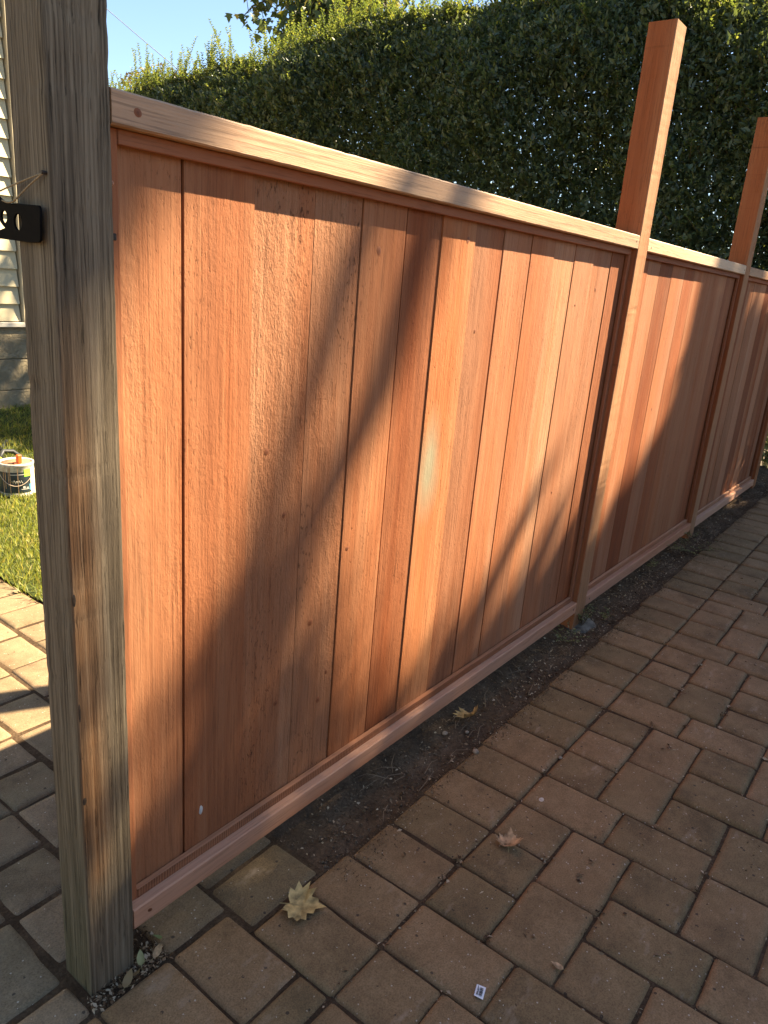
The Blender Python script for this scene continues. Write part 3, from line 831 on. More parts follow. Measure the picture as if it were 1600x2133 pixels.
bo = br.build('branch', M_bark, hedge); bo.location = -HO; tag(bo, kind='stuff')

# ------------------------------------------------------------------ trees
def lobed(scale):
    """plane leaf outline, as a fan of triangles"""
    out = [(0, 0), (.22, .02), (.50, .10), (.34, .26), (.58, .46), (.27, .52), (.20, .70), (0, 1.0), (-.20, .70), (-.27, .52), (-.58, .46), (-.34, .26), (-.50, .10), (-.22, .02)]
    return np.array([(x * scale, y * scale) for x, y in out])
def lobed_mesh(P, A, Nn, S):
    base = lobed(1.0); n = len(base)
    A = unit(np.asarray(A)); Nn = np.asarray(Nn); Sd = unit(np.cross(A, Nn)); up = np.cross(Sd, A)
    P = np.asarray(P); S = np.asarray(S)
    Vv = P[:, None, :] + (Sd[:, None, :] * base[None, :, 0:1] + A[:, None, :] * base[None, :, 1:2] + up[:, None, :] * (np.abs(base[None, :, 0:1]) * 0.35 - base[None, :, 1:2] ** 2 * 0.15)) * S[:, None, None]
    cen = P + (A * 0.38) * S[:, None]
    Vv = np.concatenate([cen[:, None, :], Vv], axis=1)
    m_ = n + 1
    tri = np.array([(0, 1 + i, 1 + (i + 1) % n) for i in range(n)])
    T = (np.arange(len(P))[:, None, None] * m_ + tri[None]).reshape(-1, 3)
    return Vv.reshape(-1, 3), T

def limb_path(a, b, sagz=0.0, n=6, wob=0.0):
    a, b = Vector(a), Vector(b); pts = []
    for i in range(n + 1):
        t = i / n; p = a.lerp(b, t); p.z += sagz * math.sin(math.pi * t)
        if 0 < i < n: p += Vector((random.gauss(0, wob), random.gauss(0, wob), random.gauss(0, wob)))
        pts.append(p)
    return pts

# plane tree beyond the hedge; its lowest boughs hang into the top of the picture
pt = tag(empty('plane_tree', (12.5, 10.5, 0)), 'big plane tree behind the hedge with drooping lobed leaves against the sky', 'tree')
PO = Vector(pt.location)
m = MB(); m.tube([PO + Vector(v) for v in ((0, 0, -.1), (0.05, 0, 2.2), (-.1, .1, 4.6), (.1, .2, 7.5), (0, .1, 10))], [.34, .28, .24, .17, .08], 10)
tk = m.build('trunk', M_bark, pt, True); tk.location = -PO
LP, LA, LN, LS = [], [], [], []
bm_ = MB()
def bough(a, b, droop, nleaf, spread, size, r0):
    pts = limb_path(a, b, droop, 7, .06)
    bm_.tube(pts, [r0 * (1 - .85 * i / 7) for i in range(8)], 6, False)
    for k in range(nleaf):
        t = random.uniform(.25, 1.0) * 7; i = min(6, int(t)); p = pts[i].lerp(pts[i + 1], t - i)
        q = p + Vector((random.gauss(0, spread), random.gauss(0, spread), random.gauss(-.08, spread * .7)))
        if k % 4 == 0: bm_.tube([p, p.lerp(q, .5) + Vector((0, 0, .04)), q], [.007, .005, .003], 4, False)
        LP.append(q); LA.append(Vector((random.gauss(0, .6), random.gauss(0, .6), -0.75 + random.gauss(0, .4)))); LN.append(Vector((random.gauss(0, .7), random.gauss(0, .7), 1))); LS.append(random.uniform(.10, .18))
# visible boughs (ends at about the top edge of the view)
bough((12.2, 10.5, 6.6), (10.4, 10.8, 5.55), .25, 110, .19, 1, .05)
bough((12.2, 10.4, 6.6), (10.5, 9.75, 5.20), .22, 420, .24, 1, .06)
bough((12.3, 10.3, 6.7), (10.6, 9.15, 5.22), .30, 420, .25, 1, .05)
bough((12.3, 10.2, 6.5), (10.6, 8.3, 5.25), .30, 330, .27, 1, .05)
bough((12.3, 10.0, 6.5), (10.7, 7.6, 5.25), .30, 260, .27, 1, .05)
for k in range(26):
    a = random.uniform(0, 2 * math.pi); rr = random.uniform(1.4, 3.0); zz = random.uniform(6.8, 10.5)
    bough(PO + Vector((0, 0, random.uniform(5.5, 8.5))), PO + Vector((rr * math.cos(a), rr * math.sin(a), zz)), .2, 90, .38, 1, .06)
V, T = lobed_mesh(np.array(LP) - np.array(PO), np.array(LA), np.array(LN), np.array(LS))
tag(link('crown', tri_mesh('crown', V, T), M_plane, pt), kind='stuff')
bb = bm_.build('bough', M_bark, pt); bb.location = -PO; tag(bb, kind='stuff')

# yellow shrub-tree seen just over the left end of the hedge
yt = tag(empty('autumn_tree', (9.6, 12.1, 0)), 'golden yellow leaved tree just showing over the left end of the hedge', 'tree')
YO = Vector(yt.location)
m = MB(); m.tube([YO + Vector(v) for v in ((0, 0, -.1), (.05, .05, 2.0), (0, 0, 4.0))], [.09, .07, .03], 8); tk = m.build('trunk', M_bark, yt, True); tk.location = -YO
n = 5200; d = unit(rng.normal(size=(n, 3))) * (rng.random((n, 1)) ** .5); P = d * [1.0, .95, .85] + [0, 0, 3.80]
V, T = leaves_mesh(P, unit(rng.normal(size=(n, 3))), unit(rng.normal(size=(n, 3))), rng.uniform(.05, .09, n), rng.uniform(.03, .05, n))
tag(link('crown', tri_mesh('crown', V, T), M_autumn, yt), kind='stuff')

# shade tree across the drive: its limbs and crown throw the soft shadows on fence and paving
stt = tag(empty('shade_tree', (10.3, -3.7, 0)), 'large spreading tree across the drive whose limbs shade the fence and paving', 'tree')
SO = Vector(stt.location)
SV = Vector((1.84, -1.0, 2.06))
def sh(xf, zf, t): return Vector((xf, 0, zf)) + SV * t        # the point t along the sun ray that lands on the fence face at (xf, zf)
m = MB(); m.tube([SO + Vector(v) for v in ((0, 0, -.1), (-.1, .05, 2.0), (-.15, .1, 4.5), (-.3, .2, 7.2), (-.2, .2, 9.2))], [.26, .22, .19, .15, .08], 10)
tk = m.build('trunk', M_bark, stt, True); tk.location = -SO
def limb(pts, rs):
    lb = MB(); lb.tube([sh(*p) - SO for p in pts], rs, 8); lb.build('limb', M_bark, stt, True)
limb([(2.05, 2.75, 4.4), (1.72, 2.0, 4.4), (1.38, 1.30, 4.3), (1.29, 1.05, 4.3), (1.18, .90, 4.3), (1.03, .70, 4.3), (0.86, .46, 4.3), (0.60, .10, 4.3)], [.075, .07, .064, .060, .056, .045, .032, .015])
limb([(1.72, 2.0, 4.4), (1.40, 1.62, 4.2), (1.20, 1.35, 4.1), (1.10, 1.10, 4.1), (1.02, .93, 4.1), (.93, .75, 4.1), (.80, .50, 4.1)], [.06, .055, .050, .046, .040, .030, .015])
limb([(2.22, .74, 5.2), (2.17, .70, 4.7), (2.08, .62, 4.3), (1.98, .50, 4.2), (1.84, .38, 4.2), (1.62, .16, 4.2)], [.035, .042, .046, .046, .040, .022])
limb([(1.80, 2.9, 3.0), (1.22, 2.1, 3.0), (.74, 1.48, 3.0), (.58, 1.27, 3.0), (.2, .8, 3.0)], [.06, .06, .055, .05, .03])
limb([(3.8, -.8, 3.4), (4.1, 1.2, 3.4), (4.3, 2.6, 3.5)], [.2, .17, .12])
# crown: leaf clumps placed along the sun rays that end on the shaded places
CP = []
def clump(xf, zf, rx, rz, n, t=3.3, dt=.55):
    for k in range(n):
        a = random.uniform(0, 2 * math.pi); r = math.sqrt(random.random())
        CP.append(sh(xf + rx * r * math.cos(a), zf + rz * r * math.sin(a), t + random.uniform(-dt, dt)))
def crown_top(x):
    pts = [(2.6, -.06), (2.66, .28), (2.8, .36), (3.05, .46), (3.25, .70), (3.4, .84), (3.55, 1.0), (3.85, 1.15), (4.9, 1.17), (7.5, 1.2)]
    return float(np.interp(x, [p[0] for p in pts], [p[1] for p in pts]))
def dense(x, z):
    """does the thick of the crown shade the point (x, z) of the fence plane"""
    j = random.gauss(0, .035)
    if x < .56: return z < .08 + j
    if z < -.15 + j: return True
    if x < 2.6 or z > crown_top(x) + j: return False
    return x < 4.66 + j or z > .36 + 1.60 * (x - 4.72) + j
nleaf = 0
while nleaf < 26000:
    x = random.uniform(-1.5, 7.0); z = random.uniform(-3.4, 1.8)
    if not dense(x, z): continue
    CP.append(sh(x, z, 4.6 + random.uniform(-.7, .7))); nleaf += 1
def thin(x, z):
    """leaf density of the airy outer twigs (mean number of leaves a sun ray meets)"""
    if x < .60: return .22
    if z > 1.0: return 0
    if z < .02: return .9
    if x < .76:
        a = .22 * min(1, max(0, (.70 - z) / .35))
        if x > .70: a = max(a, .6 * (x - .70) / .06 * (1 if z < .5 else 0))
        return a
    if x < 1.36:
        zb = .957 + (x - 1.02) * 1.74 if x < 1.02 else .88 - (x - 1.02) * 1.65
        return min(1, max(0, (zb + .02 - z) / .12)) * (.58 if z > .30 else .50)
    zb = float(np.interp(x, [1.36, 1.69, 2.09, 2.44, 2.62], [.25, .34, .42, .58, .42]))
    return min(1, max(0, (zb + .08 - z) / .22)) * (.75 + .5 * min(1, max(0, (x - 2.1) / .4)))
TP = []
N_T = 6200
while N_T > 0:
    N_T -= 1
    x = random.uniform(.42, 2.66); z = random.uniform(-.16, 1.1)
    if random.random() * 1.3 < thin(x, z): TP.append(sh(x, z, 4.2 + random.uniform(-.7, .7)))
k = 0
while k < 900:
    x = random.uniform(-.3, .9); z = random.uniform(1.0, 2.6)
    if x > .595 + (z - 1.228) / 1.46 + random.gauss(0, .02) or z < 1.16 + random.gauss(0, .07) or x > .78 + .1 * (z - 1.4): continue
    CP.append(sh(x, z, 4.4 + random.uniform(-.4, .4))); k += 1
P = np.array([tuple(p) for p in CP]); n = len(P)
V, T = leaves_mesh(P - np.array(SO), unit(rng.normal(size=(n, 3)) - [0, 0, .4]), unit(rng.normal(size=(n, 3)) + [.6, -.4, .8]), rng.uniform(.14, .22, n), rng.uniform(.10, .16, n))
P2 = np.array([tuple(p) for p in TP]); n2 = len(P2)
V2_, T2_ = leaves_mesh(P2 - np.array(SO), unit(rng.normal(size=(n2, 3)) - [0, 0, .4]), unit(rng.normal(size=(n2, 3)) * .6 + [1.2, -.7, 1.3]), rng.uniform(.055, .085, n2), rng.uniform(.040, .060, n2))
V = np.concatenate([V, V2_]); T = np.concatenate([T, T2_ + 4 * n])
tag(link('crown', tri_mesh('crown', V, T), M_shade, stt), kind='stuff')

# second tree behind the hedge, shading the lawn in front of the house
bt = tag(empty('back_tree', (9.2, 2.6, 0)), 'broad leafy tree behind the right part of the hedge', 'tree')
BO = Vector(bt.location)
m = MB(); m.tube([BO + Vector(v) for v in ((0, 0, -.1), (.05, .05, 2.5), (-.1, 0, 5.0), (0, 0, 6.8))], [.16, .13, .10, .04], 8); tk = m.build('trunk', M_bark, bt, True); tk.location = -BO
n = 2600; d = unit(rng.normal(size=(n, 3))) * (rng.random((n, 1)) ** .4); P = d * [1.5, 1.1, 1.15] + [-.9, -1.15, 6.25]
V, T = leaves_mesh(P, unit(rng.normal(size=(n, 3))), unit(rng.normal(size=(n, 3))), rng.uniform(.10, .18, n), rng.uniform(.07, .12, n))
tag(link('crown', tri_mesh('crown', V, T), M_shade, bt), kind='stuff')

# overhead cable
m = MB(); m.tube([Vector((16, 30.0, 12.5)).lerp(Vector((16, 14.0, 3.55)), t / 10) - Vector((0, 0, .12 * math.sin(math.pi * t / 10))) for t in range(11)], 0.012, 5)
cb = m.build('overhead_cable', simple('cable', (.30, .30, .30), .6), None, True); tag(cb, 'thin pale overhead cable crossing the blue sky', 'cable')

# ------------------------------------------------------------------ house at the end of the path
house = tag(empty('house', (0.0, 5.0, 0)), 'cream house wall with lapped siding over a plain foundation at the end of the path', 'house')
hx1 = 3.115
HZ0 = 0.655
def hpart(mb, name, mat, smooth=False):
    o = mb.build(name, mat, house, smooth); o.location = -Vector(house.location); return o
m = MB(); m.box((-4, 5.03, -.2), (hx1 - .02, 9.0, 3.35)); hpart(m, 'wall', M_siding)
for r in range(3):
    for k in range(9):
        xa = -4 + .8 * k + (.4 if r % 2 else 0); xb = min(xa + .79, hx1 - .006)
        m = MB(); z0 = -.1 + r * .245
        m.box((xa, 4.985 + random.uniform(-.002, .002), z0), (xb, 5.05, z0 + .241), .004); hpart(m, 'foundation_block', M_stucco)
m = MB(); m.box((-4, 4.955, .636), (hx1 + .012, 5.03, .672), .003); hpart(m, 'water_table', M_trim)
E_ = 0.130
me_lap = None
for k in range(21):
    z = .680 + E_ * k
    V = [(-4, 4.978, z), (hx1 - .115, 4.978, z), (hx1 - .115, 5.004, z + E_ + .012), (-4, 5.004, z + E_ + .012), (-4, 5.03, z), (hx1 - .115, 5.03, z), (hx1 - .115, 5.03, z + E_ + .012), (-4, 5.03, z + E_ + .012)]
    F = [(0, 1, 2, 3), (4, 7, 6, 5), (0, 4, 5, 1), (1, 5, 6, 2), (3, 2, 6, 7), (0, 3, 7, 4)]
    m = MB(); m.add(V, F); hpart(m, 'siding_board', M_siding)
m = MB(); m.box((hx1 - .100, 4.958, .674), (hx1, 5.04, 3.42), .003); m.box((hx1 - .004, 4.962, .674), (hx1 + .022, 5.07, 3.42), .003); hpart(m, 'corner_board', M_corner)
m = MB(); m.add([(-4.3, 4.72, 3.42), (hx1 + .15, 4.72, 3.42), (hx1 + .15, 7.0, 4.8), (-4.3, 7.0, 4.8), (-4.3, 9.3, 3.42), (hx1 + .15, 9.3, 3.42)], [(0, 1, 2, 3), (3, 2, 5, 4), (1, 5, 2), (0, 3, 4), (0, 4, 5, 1)]); hpart(m, 'roof', M_roof)

# unseen wall added across the drive to darken the fence's shaded parts
nw = tag(empty('unseen_shade_wall', (2.5, -3.9, 0)), 'unseen long tan wall added across the brick drive to block low sky light', 'wall')
m = MB(); m.box((-7.5, -.15, -.2), (5.2, .15, 1.75), .01); m.build('wall', simple('tan_render', (.30, .225, .15), .95, .1, .2, 8, bump=.01), nw)
m = MB(); m.box((-7.6, -.2, 1.753), (5.25, .2, 1.83), .01); m.build('coping', M_concrete, nw)

# ------------------------------------------------------------------ paint can and tools on the lawn
can = tag(empty('paint_can', (1.815, 2.80, 0.004)), 'used metal paint can with dark label and green sticker standing on the sunny grass', 'paint can')
M_tin = simple('splashed_tin', (0.55, 0.50, 0.42), .5, .4, .25, 60)
M_label = simple('dark_label', (0.022, 0.032, 0.038), .45, .4, .3, 50)
m = MB(); m.lathe([(.082, 0), (.085, .003), (.085, .008), (.083, .012), (.083, .158), (.086, .162), (.087, .170), (.084, .173), (.076, .172), (.0745, .166), (.0, .1655)], 32); m.build('tin', M_tin, can, True)
def band(r, a0, a1, z0, z1, n=14):
    V = []; F = []
    for i in range(n + 1):
        a = rad(a0 + (a1 - a0) * i / n); V += [(r * math.cos(a), r * math.sin(a), z0), (r * math.cos(a), r * math.sin(a), z1)]
    for i in range(n): F.append((2 * i, 2 * i + 2, 2 * i + 3, 2 * i + 1))
    return V, F
m = MB(); m.add(*band(.0836, 150, 292, .022, .132)); m.build('label', M_label, can, True)
m = MB(); m.add(*band(.0836, 292.5, 325, .022, .150)); m.build('label', simple('white_label', (.62, .58, .50), .5, .3, .1, 60), can, True)
m = MB(); m.add(*band(.0842, 268, 294, .108, .146, 6)); m.build('sticker', simple('lime_sticker', (.30, .62, .06), .5), can, True)
m = MB(); m.add(*band(.0842, 286, 296, .034, .066, 4)); m.build('print', simple('blue_print', (.12, .34, .45), .5), can, True)
m = MB(); m.add(*band(.0842, 222, 284, .118, .122, 10)); m.add(*band(.0842, 256, 284, .040, .044, 8)); m.add(*band(.0842, 262, 270, .046, .058, 4)); m.add(*band(.0842, 274, 282, .046, .052, 4)); m.build('print', simple('pale_print', (.50, .48, .42), .5), can, True)['kind'] = 'stuff'
def scrawl(a0, a1, z, amp, n, r=.0845):
    return [(r * math.cos(rad(a0 + (a1 - a0) * i / n)), r * math.sin(rad(a0 + (a1 - a0) * i / n)), z + amp * math.sin(i * 1.9)) for i in range(n + 1)]
m = MB(); m.tube(scrawl(226, 262, .082, .009, 16), .0011, 5); m.build('print', M_trim, can, True)
m = MB()
for a, zt in ((197, .11), (205, .13), (216, .145), (221, .07), (246, .06)): m.add(*band(.0847, a, a + 2.2, zt - .085, .160, 2))
m.build('drip', simple('dried_stain', (.50, .30, .16), .6), can, True)
m = MB(); hs = [(.087 * math.cos(rad(a)), .087 * math.sin(rad(a)) - .004, .150 - .088 * math.sin(rad((a - 160) / 160 * 180))) for a in range(160, 325, 8)]
m.tube(hs, .0016, 6); m.build('handle', simple('wire', (.55, .42, .30), .4, .5, .1, 60), can, True)
m = MB(); m.lathe([(.073, .1662), (.073, .1668), (0, .1668)], 24); m.build('paint_skin', simple('stain_brown', (.42, .20, .10), .5), can, True)
brush = tag(empty('paint_brush', (1.815, 2.77, 0.17)), 'orange handled brush lying across the top of the paint can', 'paint brush')
m = MB(); m.box((-.010, -.014, .002), (.012, .010, .046), .003); m.build('handle', simple('orange_plastic', (.70, .12, .02), .4), brush)
m = MB(); m.box((-.030, -.012, .001), (-.0105, .010, .008), .002); m.build('bristle', simple('brush_hair', (.16, .05, .02), .8), brush)
roller = tag(empty('roller_pole', (1.77, 2.88, 0.10)), 'white pole with yellow end leaning out of the grass behind the paint can', 'pole')
m = MB(); m.tube([(-.015, .02, .09), (-.30, .16, .34)], .011, 10); m.build('shaft', simple('white_plastic', (.70, .68, .62), .4), roller, True)
m = MB(); m.tube([(.010, .008, .068), (-.0155, .0202, .0904)], .013, 10); m.build('grip', simple('yellow_plastic', (.62, .55, .05), .4), roller, True)
m = MB(); m.tube([(.010, .008, .068), (.02, .0, -.1)], .010, 8); m.build('shaft', simple('white_plastic_b', (.70, .68, .62), .4), roller, True)
m = MB()
pts = [(1.79, 2.93, .155), (1.84, 2.98, .19), (1.90, 3.0, .178), (1.95, 2.98, .13), (1.99, 3.02, .06), (2.02, 3.2, .012), (2.10, 3.6, .012), (2.3, 3.9, .012)]
m.tube(pts, .011, 8); hz = m.build('garden_hose', simple('dark_hose', (.03, .032, .03), .5), None, True); tag(hz, 'dark hose curving over the grass behind the paint can', 'hose')
# tool bag corner by the post
tb = tag(empty('black_tote', (2.70, 3.95, 0)), 'dark tote with a beige tag standing on the shaded grass by the house', 'tote')
m = MB(); m.lathe([(.10, 0), (.13, .05), (.15, .30), (.155, .34), (.13, .345), (.12, .2), (0, .12)], 16); m.build('body', simple('dark_canvas', (.05, .052, .055), .8), tb, True)
m = MB(); m.box((-.10, -.16, .10), (.02, -.150, .22), .002); m.build('tag', simple('beige_card', (.55, .42, .28), .7), tb)

# ------------------------------------------------------------------ leaves, litter, weeds
def big_leaf(name, loc, size, rz, mat, label, group=None, curl=0.25, tilt=(0, 0), seed=1, teeth=True):
    rg = random.Random(seed)
    if teeth:
        out = [(0, -.02), (.16, -.10), (.42, -.13), (.36, .02), (.62, .10), (.48, .20), (.72, .36), (.50, .40), (.56, .56), (.30, .52), (.28, .70), (.14, .72), (0, 1.0),
               (-.14, .74), (-.26, .72), (-.28, .52), (-.52, .60), (-.46, .40), (-.70, .40), (-.50, .22), (-.62, .08), (-.36, .02), (-.40, -.12), (-.16, -.10)]
    else:
        out = [(0, 0), (.16, .10), (.26, .30), (.24, .55), (.12, .82), (0, 1.0), (-.13, .80), (-.25, .52), (-.24, .28), (-.15, .10)]
    V = []; F = []; n = len(out)
    cx, cy = 0, .36
    for s in (0.0, .5, 1.0):
        for (x, y) in (out if s > 0 else [(cx, cy)]):
            X_ = cx + (x - cx) * s + rg.uniform(-.012, .012) * s; Y_ = cy + (y - cy) * s + rg.uniform(-.012, .012) * s
            r2 = X_ * X_ + (Y_ - cy) ** 2
            Z_ = curl * r2 + .10 * abs(X_) + rg.uniform(-.035, .05) * s + .08 * curl * math.sin(5 * X_ + 3 * Y_)
            V.append((X_ * size, Y_ * size, Z_ * size))
    for k in range(n):
        F.append((0, 1 + k, 1 + (k + 1) % n)); F.append((1 + k, 1 + n + k, 1 + n + (k + 1) % n, 1 + (k + 1) % n))
    m = MB(); m.add(V, F)
    root = empty(name, loc, rz); root.rotation_euler = (tilt[0], tilt[1], rz)
    tag(root, label, 'leaf', 'fallen leaves on the paving and soil')
    m.build('blade', mat, root, True)
    m = MB(); m.tube([(0, .36 * size, .004 * size), (0, -.02 * size, .02 * size), (.05 * size, -.30 * size, .05 * size)], [.012 * size, .014 * size, .012 * size], 5)
    for sx in (-1, 1):
        m.tube([(0, .02 * size, .01 * size), (sx * .30 * size, .22 * size, .055 * size), (sx * .55 * size, .36 * size, .12 * size)], [.012 * size, .008 * size, .004 * size], 4)
    m.tube([(0, .3 * size, .006 * size), (0, .9 * size, .05 * size)], [.012 * size, .004 * size], 4)
    m.build('vein', M_vein, root, True)
    return root
M_vein = simple('leaf_vein', (.36, .27, .12), .8, .1, .1, 60)
M_yleaf = simple('yellowed_leaf', (.48, .33, .125), .65, .3, .40, 55, bump=.0015)
M_tleaf = simple('tan_leaf', (.46, .28, .14), .7, .25, .5, 70, bump=.0015)
M_bleaf = simple('brown_curled_leaf', (.48, .30, .11), .7, .25, .35, 60, bump=.0015)
big_leaf('fallen_leaf', (0.878, -0.118, .004), .074, rad(-150), M_yleaf, 'yellow lobed leaf lying flat on the pavers near the foot of the fence', None, .30, (.04, .03), 3)
big_leaf('fallen_leaf', (1.325, -0.372, .003), .048, rad(-70), M_tleaf, 'small tan leaf lying alone in the middle of the brown pavers', None, .75, (.12, -.16), 8, True)
big_leaf('fallen_leaf', (1.715, -0.030, .012), .060, rad(120), M_bleaf, 'curled brown leaf lying on the dark soil strip under the fence', None, 1.0, (.3, .5), 12)
big_leaf('fallen_leaf', (0.557, -0.028, -.001), .030, rad(-60), M_dryleaf, 'dry leaf curled in the gap at the foot of the weathered post, nearest the camera', None, .8, (.5, .2), 21, False)
big_leaf('fallen_leaf', (0.600, -0.016, .003), .028, rad(-30), simple('pale_green_leaf', (.30, .27, .11), .6, .3, .2, 90), 'pale green pointed leaf in the debris beside the weathered post', None, .4, (.4, 0), 22, False)
big_leaf('fallen_leaf', (0.622, -0.022, .010), .028, rad(-80), M_tleaf, 'curled tan leaf standing at the corner of the debris by the weathered post', None, 1.0, (.7, .3), 23, False)
big_leaf('fallen_leaf', (0.582, -0.020, .002), .024, rad(200), M_dryleaf, 'crumpled brown leaf against the face of the weathered post', None, .9, (.6, 0), 24, False)
big_leaf('fallen_leaf', (0.660, 0.005, .004), .022, rad(70), simple('green_leaf', (.16, .19, .06), .6), 'small green leaf sprig on the soil under the near end of the bottom rail', None, .5, (.5, .2), 25, False)
big_leaf('fallen_leaf', (1.115, -0.604, .003), .026, rad(10), M_tleaf, 'small brown leaf fragment on the pavers nearest the bottom of the picture', None, .4, (.1, 0), 26, False)

# stones
def pebble(loc, r, seed, label, mat=None):
    rg = random.Random(seed); bm = bmesh.new(); bmesh.ops.create_icosphere(bm, subdivisions=2, radius=1)
    sx, sy, sz = r * rg.uniform(.9, 1.3), r * rg.uniform(.8, 1.1), r * rg.uniform(.6, .8)
    for v in bm.verts: v.co = Vector((v.co.x * sx, v.co.y * sy, v.co.z * sz)) * (1 + rg.uniform(-.09, .09))
    me = bpy.data.meshes.new('pebble'); bm.to_mesh(me); bm.free()
    me.polygons.foreach_set('use_smooth', [True] * len(me.polygons))
    o = link('pebble', me, mat or M_stone); o.location = loc; tag(o, label, 'stone', 'loose pebbles by the soil strip'); return o
pebble((1.585, -.128, .006), .0090, 1, 'rounded tan pebble at the edge of the pavers beside the soil strip')
pebble((1.610, -.012, -.004), .0075, 2, 'small pebble on the soil in front of the curled brown leaf')
pebble((1.732, -.312, .002), .0060, 3, 'small grey pebble in the joint between two pavers')
pebble((1.660, -.055, -.004), .0065, 4, 'small pebble beside the curled brown leaf on the soil')
m = MB(); V, F = disc(.0125, .0095, .0012, 12); m.add([(x + random.uniform(-.001, .001), z + random.uniform(-.001, .001), -y) for x, y, z in V], [f[::-1] for f in F])
sp = m.build('mortar_spot', M_mortar, None, True); sp.location = (1.535, -.352, .0013); tag(sp, 'round pale dried splash on a brown paver', 'spot')

# paper price tag
tg = tag(empty('price_tag', (0.968, -0.508, .004)), 'tiny white paper barcode tag lying on the pavers near the bottom edge', 'tag')
tg.rotation_euler = (.10, .05, rad(18))
V = [(-.013, -.0085, 0), (.013, -.0085, .0012), (.013, .0085, 0), (-.013, .0085, .001), (-.013, -.0085, -.0004), (.013, -.0085, .0008), (.013, .0085, -.0004), (-.013, .0085, .0006)]
m = MB(); m.add(V, [(0, 1, 2, 3), (7, 6, 5, 4), (0, 4, 5, 1), (1, 5, 6, 2), (2, 6, 7, 3), (3, 7, 4, 0)])
m.build('paper', simple('white_paper', (.80, .78, .76), .6, .3, .03), tg)
m = MB(); xx = -.009
while xx < .008:
    w_ = random.choice((.0004, .0007, .0012)); m.box((xx, -.0050, .0017), (xx + w_, .0012, .0019)); xx += w_ + random.choice((.0005, .0008, .0011))
for (a, b_, c_) in ((-.010, -.002, .0044), (.0, .010, .0044), (-.010, .006, .0028)): m.box((a, c_, .0017), (b_, c_ + .0010, .0019))
tag(m.build('print', simple('black_ink', (.03, .03, .03), .6), tg), kind='stuff')

# chips and crumbs in the joints and over the soil (uncountable litter)
def chip_mesh(pts, smin, smax, flat=.35):
    n = len(pts); P = np.array(pts); A = unit(rng.normal(size=(n, 3)) * [1, 1, flat]); Nn = unit(rng.normal(size=(n, 3)) * [.5, .5, 1] + [0, 0, .6])
    L = rng.uniform(smin, smax, n); return leaves_mesh(P, A, Nn, L, L * rng.uniform(.2, .7, n), .2)
pts = []
for k in range(2600):
    x = random.uniform(1.0, 6.0); y = random.uniform(-.115, .05)
    pts.append((x, y, soilz(x, y) + .003))
for k in range(1500):
    x = random.uniform(1.9, 4.2); y = random.uniform(-.10, .02); pts.append((x, y, soilz(x, y) + .004))
for k in range(420): pts.append((random.uniform(.50, .65), random.uniform(-.035, .0), -.004 + random.uniform(0, .006)))
for k in range(250): pts.append((random.uniform(.60, .655), random.uniform(-.03, .09), -.004 + random.uniform(0, .006)))
V, T = chip_mesh(pts, .003, .013)
pts2 = []
# joints
for k in range(3600):
    if random.random() < .45: i = random.randint(0, 60); x = X(i) + random.gauss(0, .003); y = random.uniform(-1.6, -.11)
    else: x = random.uniform(.6, 5); y = Y(random.choice((0, 0, 0, 2, 3, 4, 6, 7, 8, 10, 12))) + random.gauss(0, .003)
    pts2.append((x, y, gz(x) - .004 + random.uniform(0, .006)))
for k in range(1500):
    x = random.uniform(1.1, 5.5); y = -.113 - abs(random.gauss(0, .022 + (.05 if 3.3 < x < 4.3 else 0))); pts2.append((x, y, gz(x) + .002))
for k in range(260):
    x = random.uniform(.5, 4.5); y = random.uniform(-1.3, -.11); pts2.append((x, y, gz(x) + .0025))
for k in range(200):
    pts2.append((random.uniform(.4, 1.24), random.uniform(.1, 2.0), .002))
pts3 = []
for k in range(520):
    x = random.uniform(1.0, 5.5); y = random.uniform(-.115, .01); pts3.append((x, y, soilz(x, y) + .006))
for k in range(70):      # clusters of bits where joints cross
    i = random.randint(2, 40); j = random.choice((0, 2, 3, 4, 6, 7))
    for q in range(6): pts3.append((X(i) + random.gauss(0, .008), Y(j) + random.gauss(0, .006), gz(X(i)) + .0005))
for k in range(46): x = random.uniform(.6, 4); y = random.uniform(-1.0, -.13); pts3.append((x, y, gz(x) + .003))
V3, T3 = chip_mesh(pts3, .006, .015, .3)
V2, T2 = chip_mesh(pts2, .002, .008, .2)
V2, T2 = np.concatenate([V2, V3]), np.concatenate([T2, T3 + len(V2)])
o = link('leaf_litter', tri_mesh('leaf_litter', np.concatenate([V, V2]), np.concatenate([T, T2 + len(V)])), M_chip); tag(o, kind='stuff')
# small crumbs / gravel on the soil
bm = bmesh.new()
gv = []; gt = []
base_v = np.array([(1, 0, 0), (-1, 0, 0), (0, 1, 0), (0, -1, 0), (0, 0, 1), (0, 0, -1)], float)
base_t = np.array([(0, 2, 4), (2, 1, 4), (1, 3, 4), (3, 0, 4), (2, 0, 5), (1, 2, 5), (3, 1, 5), (0, 3, 5)])
n = 7800
for k in range(n):
    if k >= 4200: x = random.uniform(1.0, 6.0); y = -.112 - abs(random.gauss(0, .016 + (.05 if 3.3 < x < 4.3 else 0) + .012 * (math.sin(x * 7.3) + 1))); z = gz(x) + .0012; s = random.uniform(.0008, .0024)
    elif k < 3400: x = random.uniform(.98, 6.0); y = random.uniform(-.12, .06); z = soilz(x, y) + .001; s = random.uniform(.0015, .0055)
    else: x = random.uniform(.5, 4); y = random.choice((Y(0), Y(2), Y(3), Y(4), Y(6))) + random.gauss(0, .004); z = gz(x) - .005; s = random.uniform(.001, .0028)
    gv.append(base_v * s * rng.uniform(.6, 1.2, (6, 1)) + [x, y, z]); gt.append(base_t + 6 * k)
bm.free()
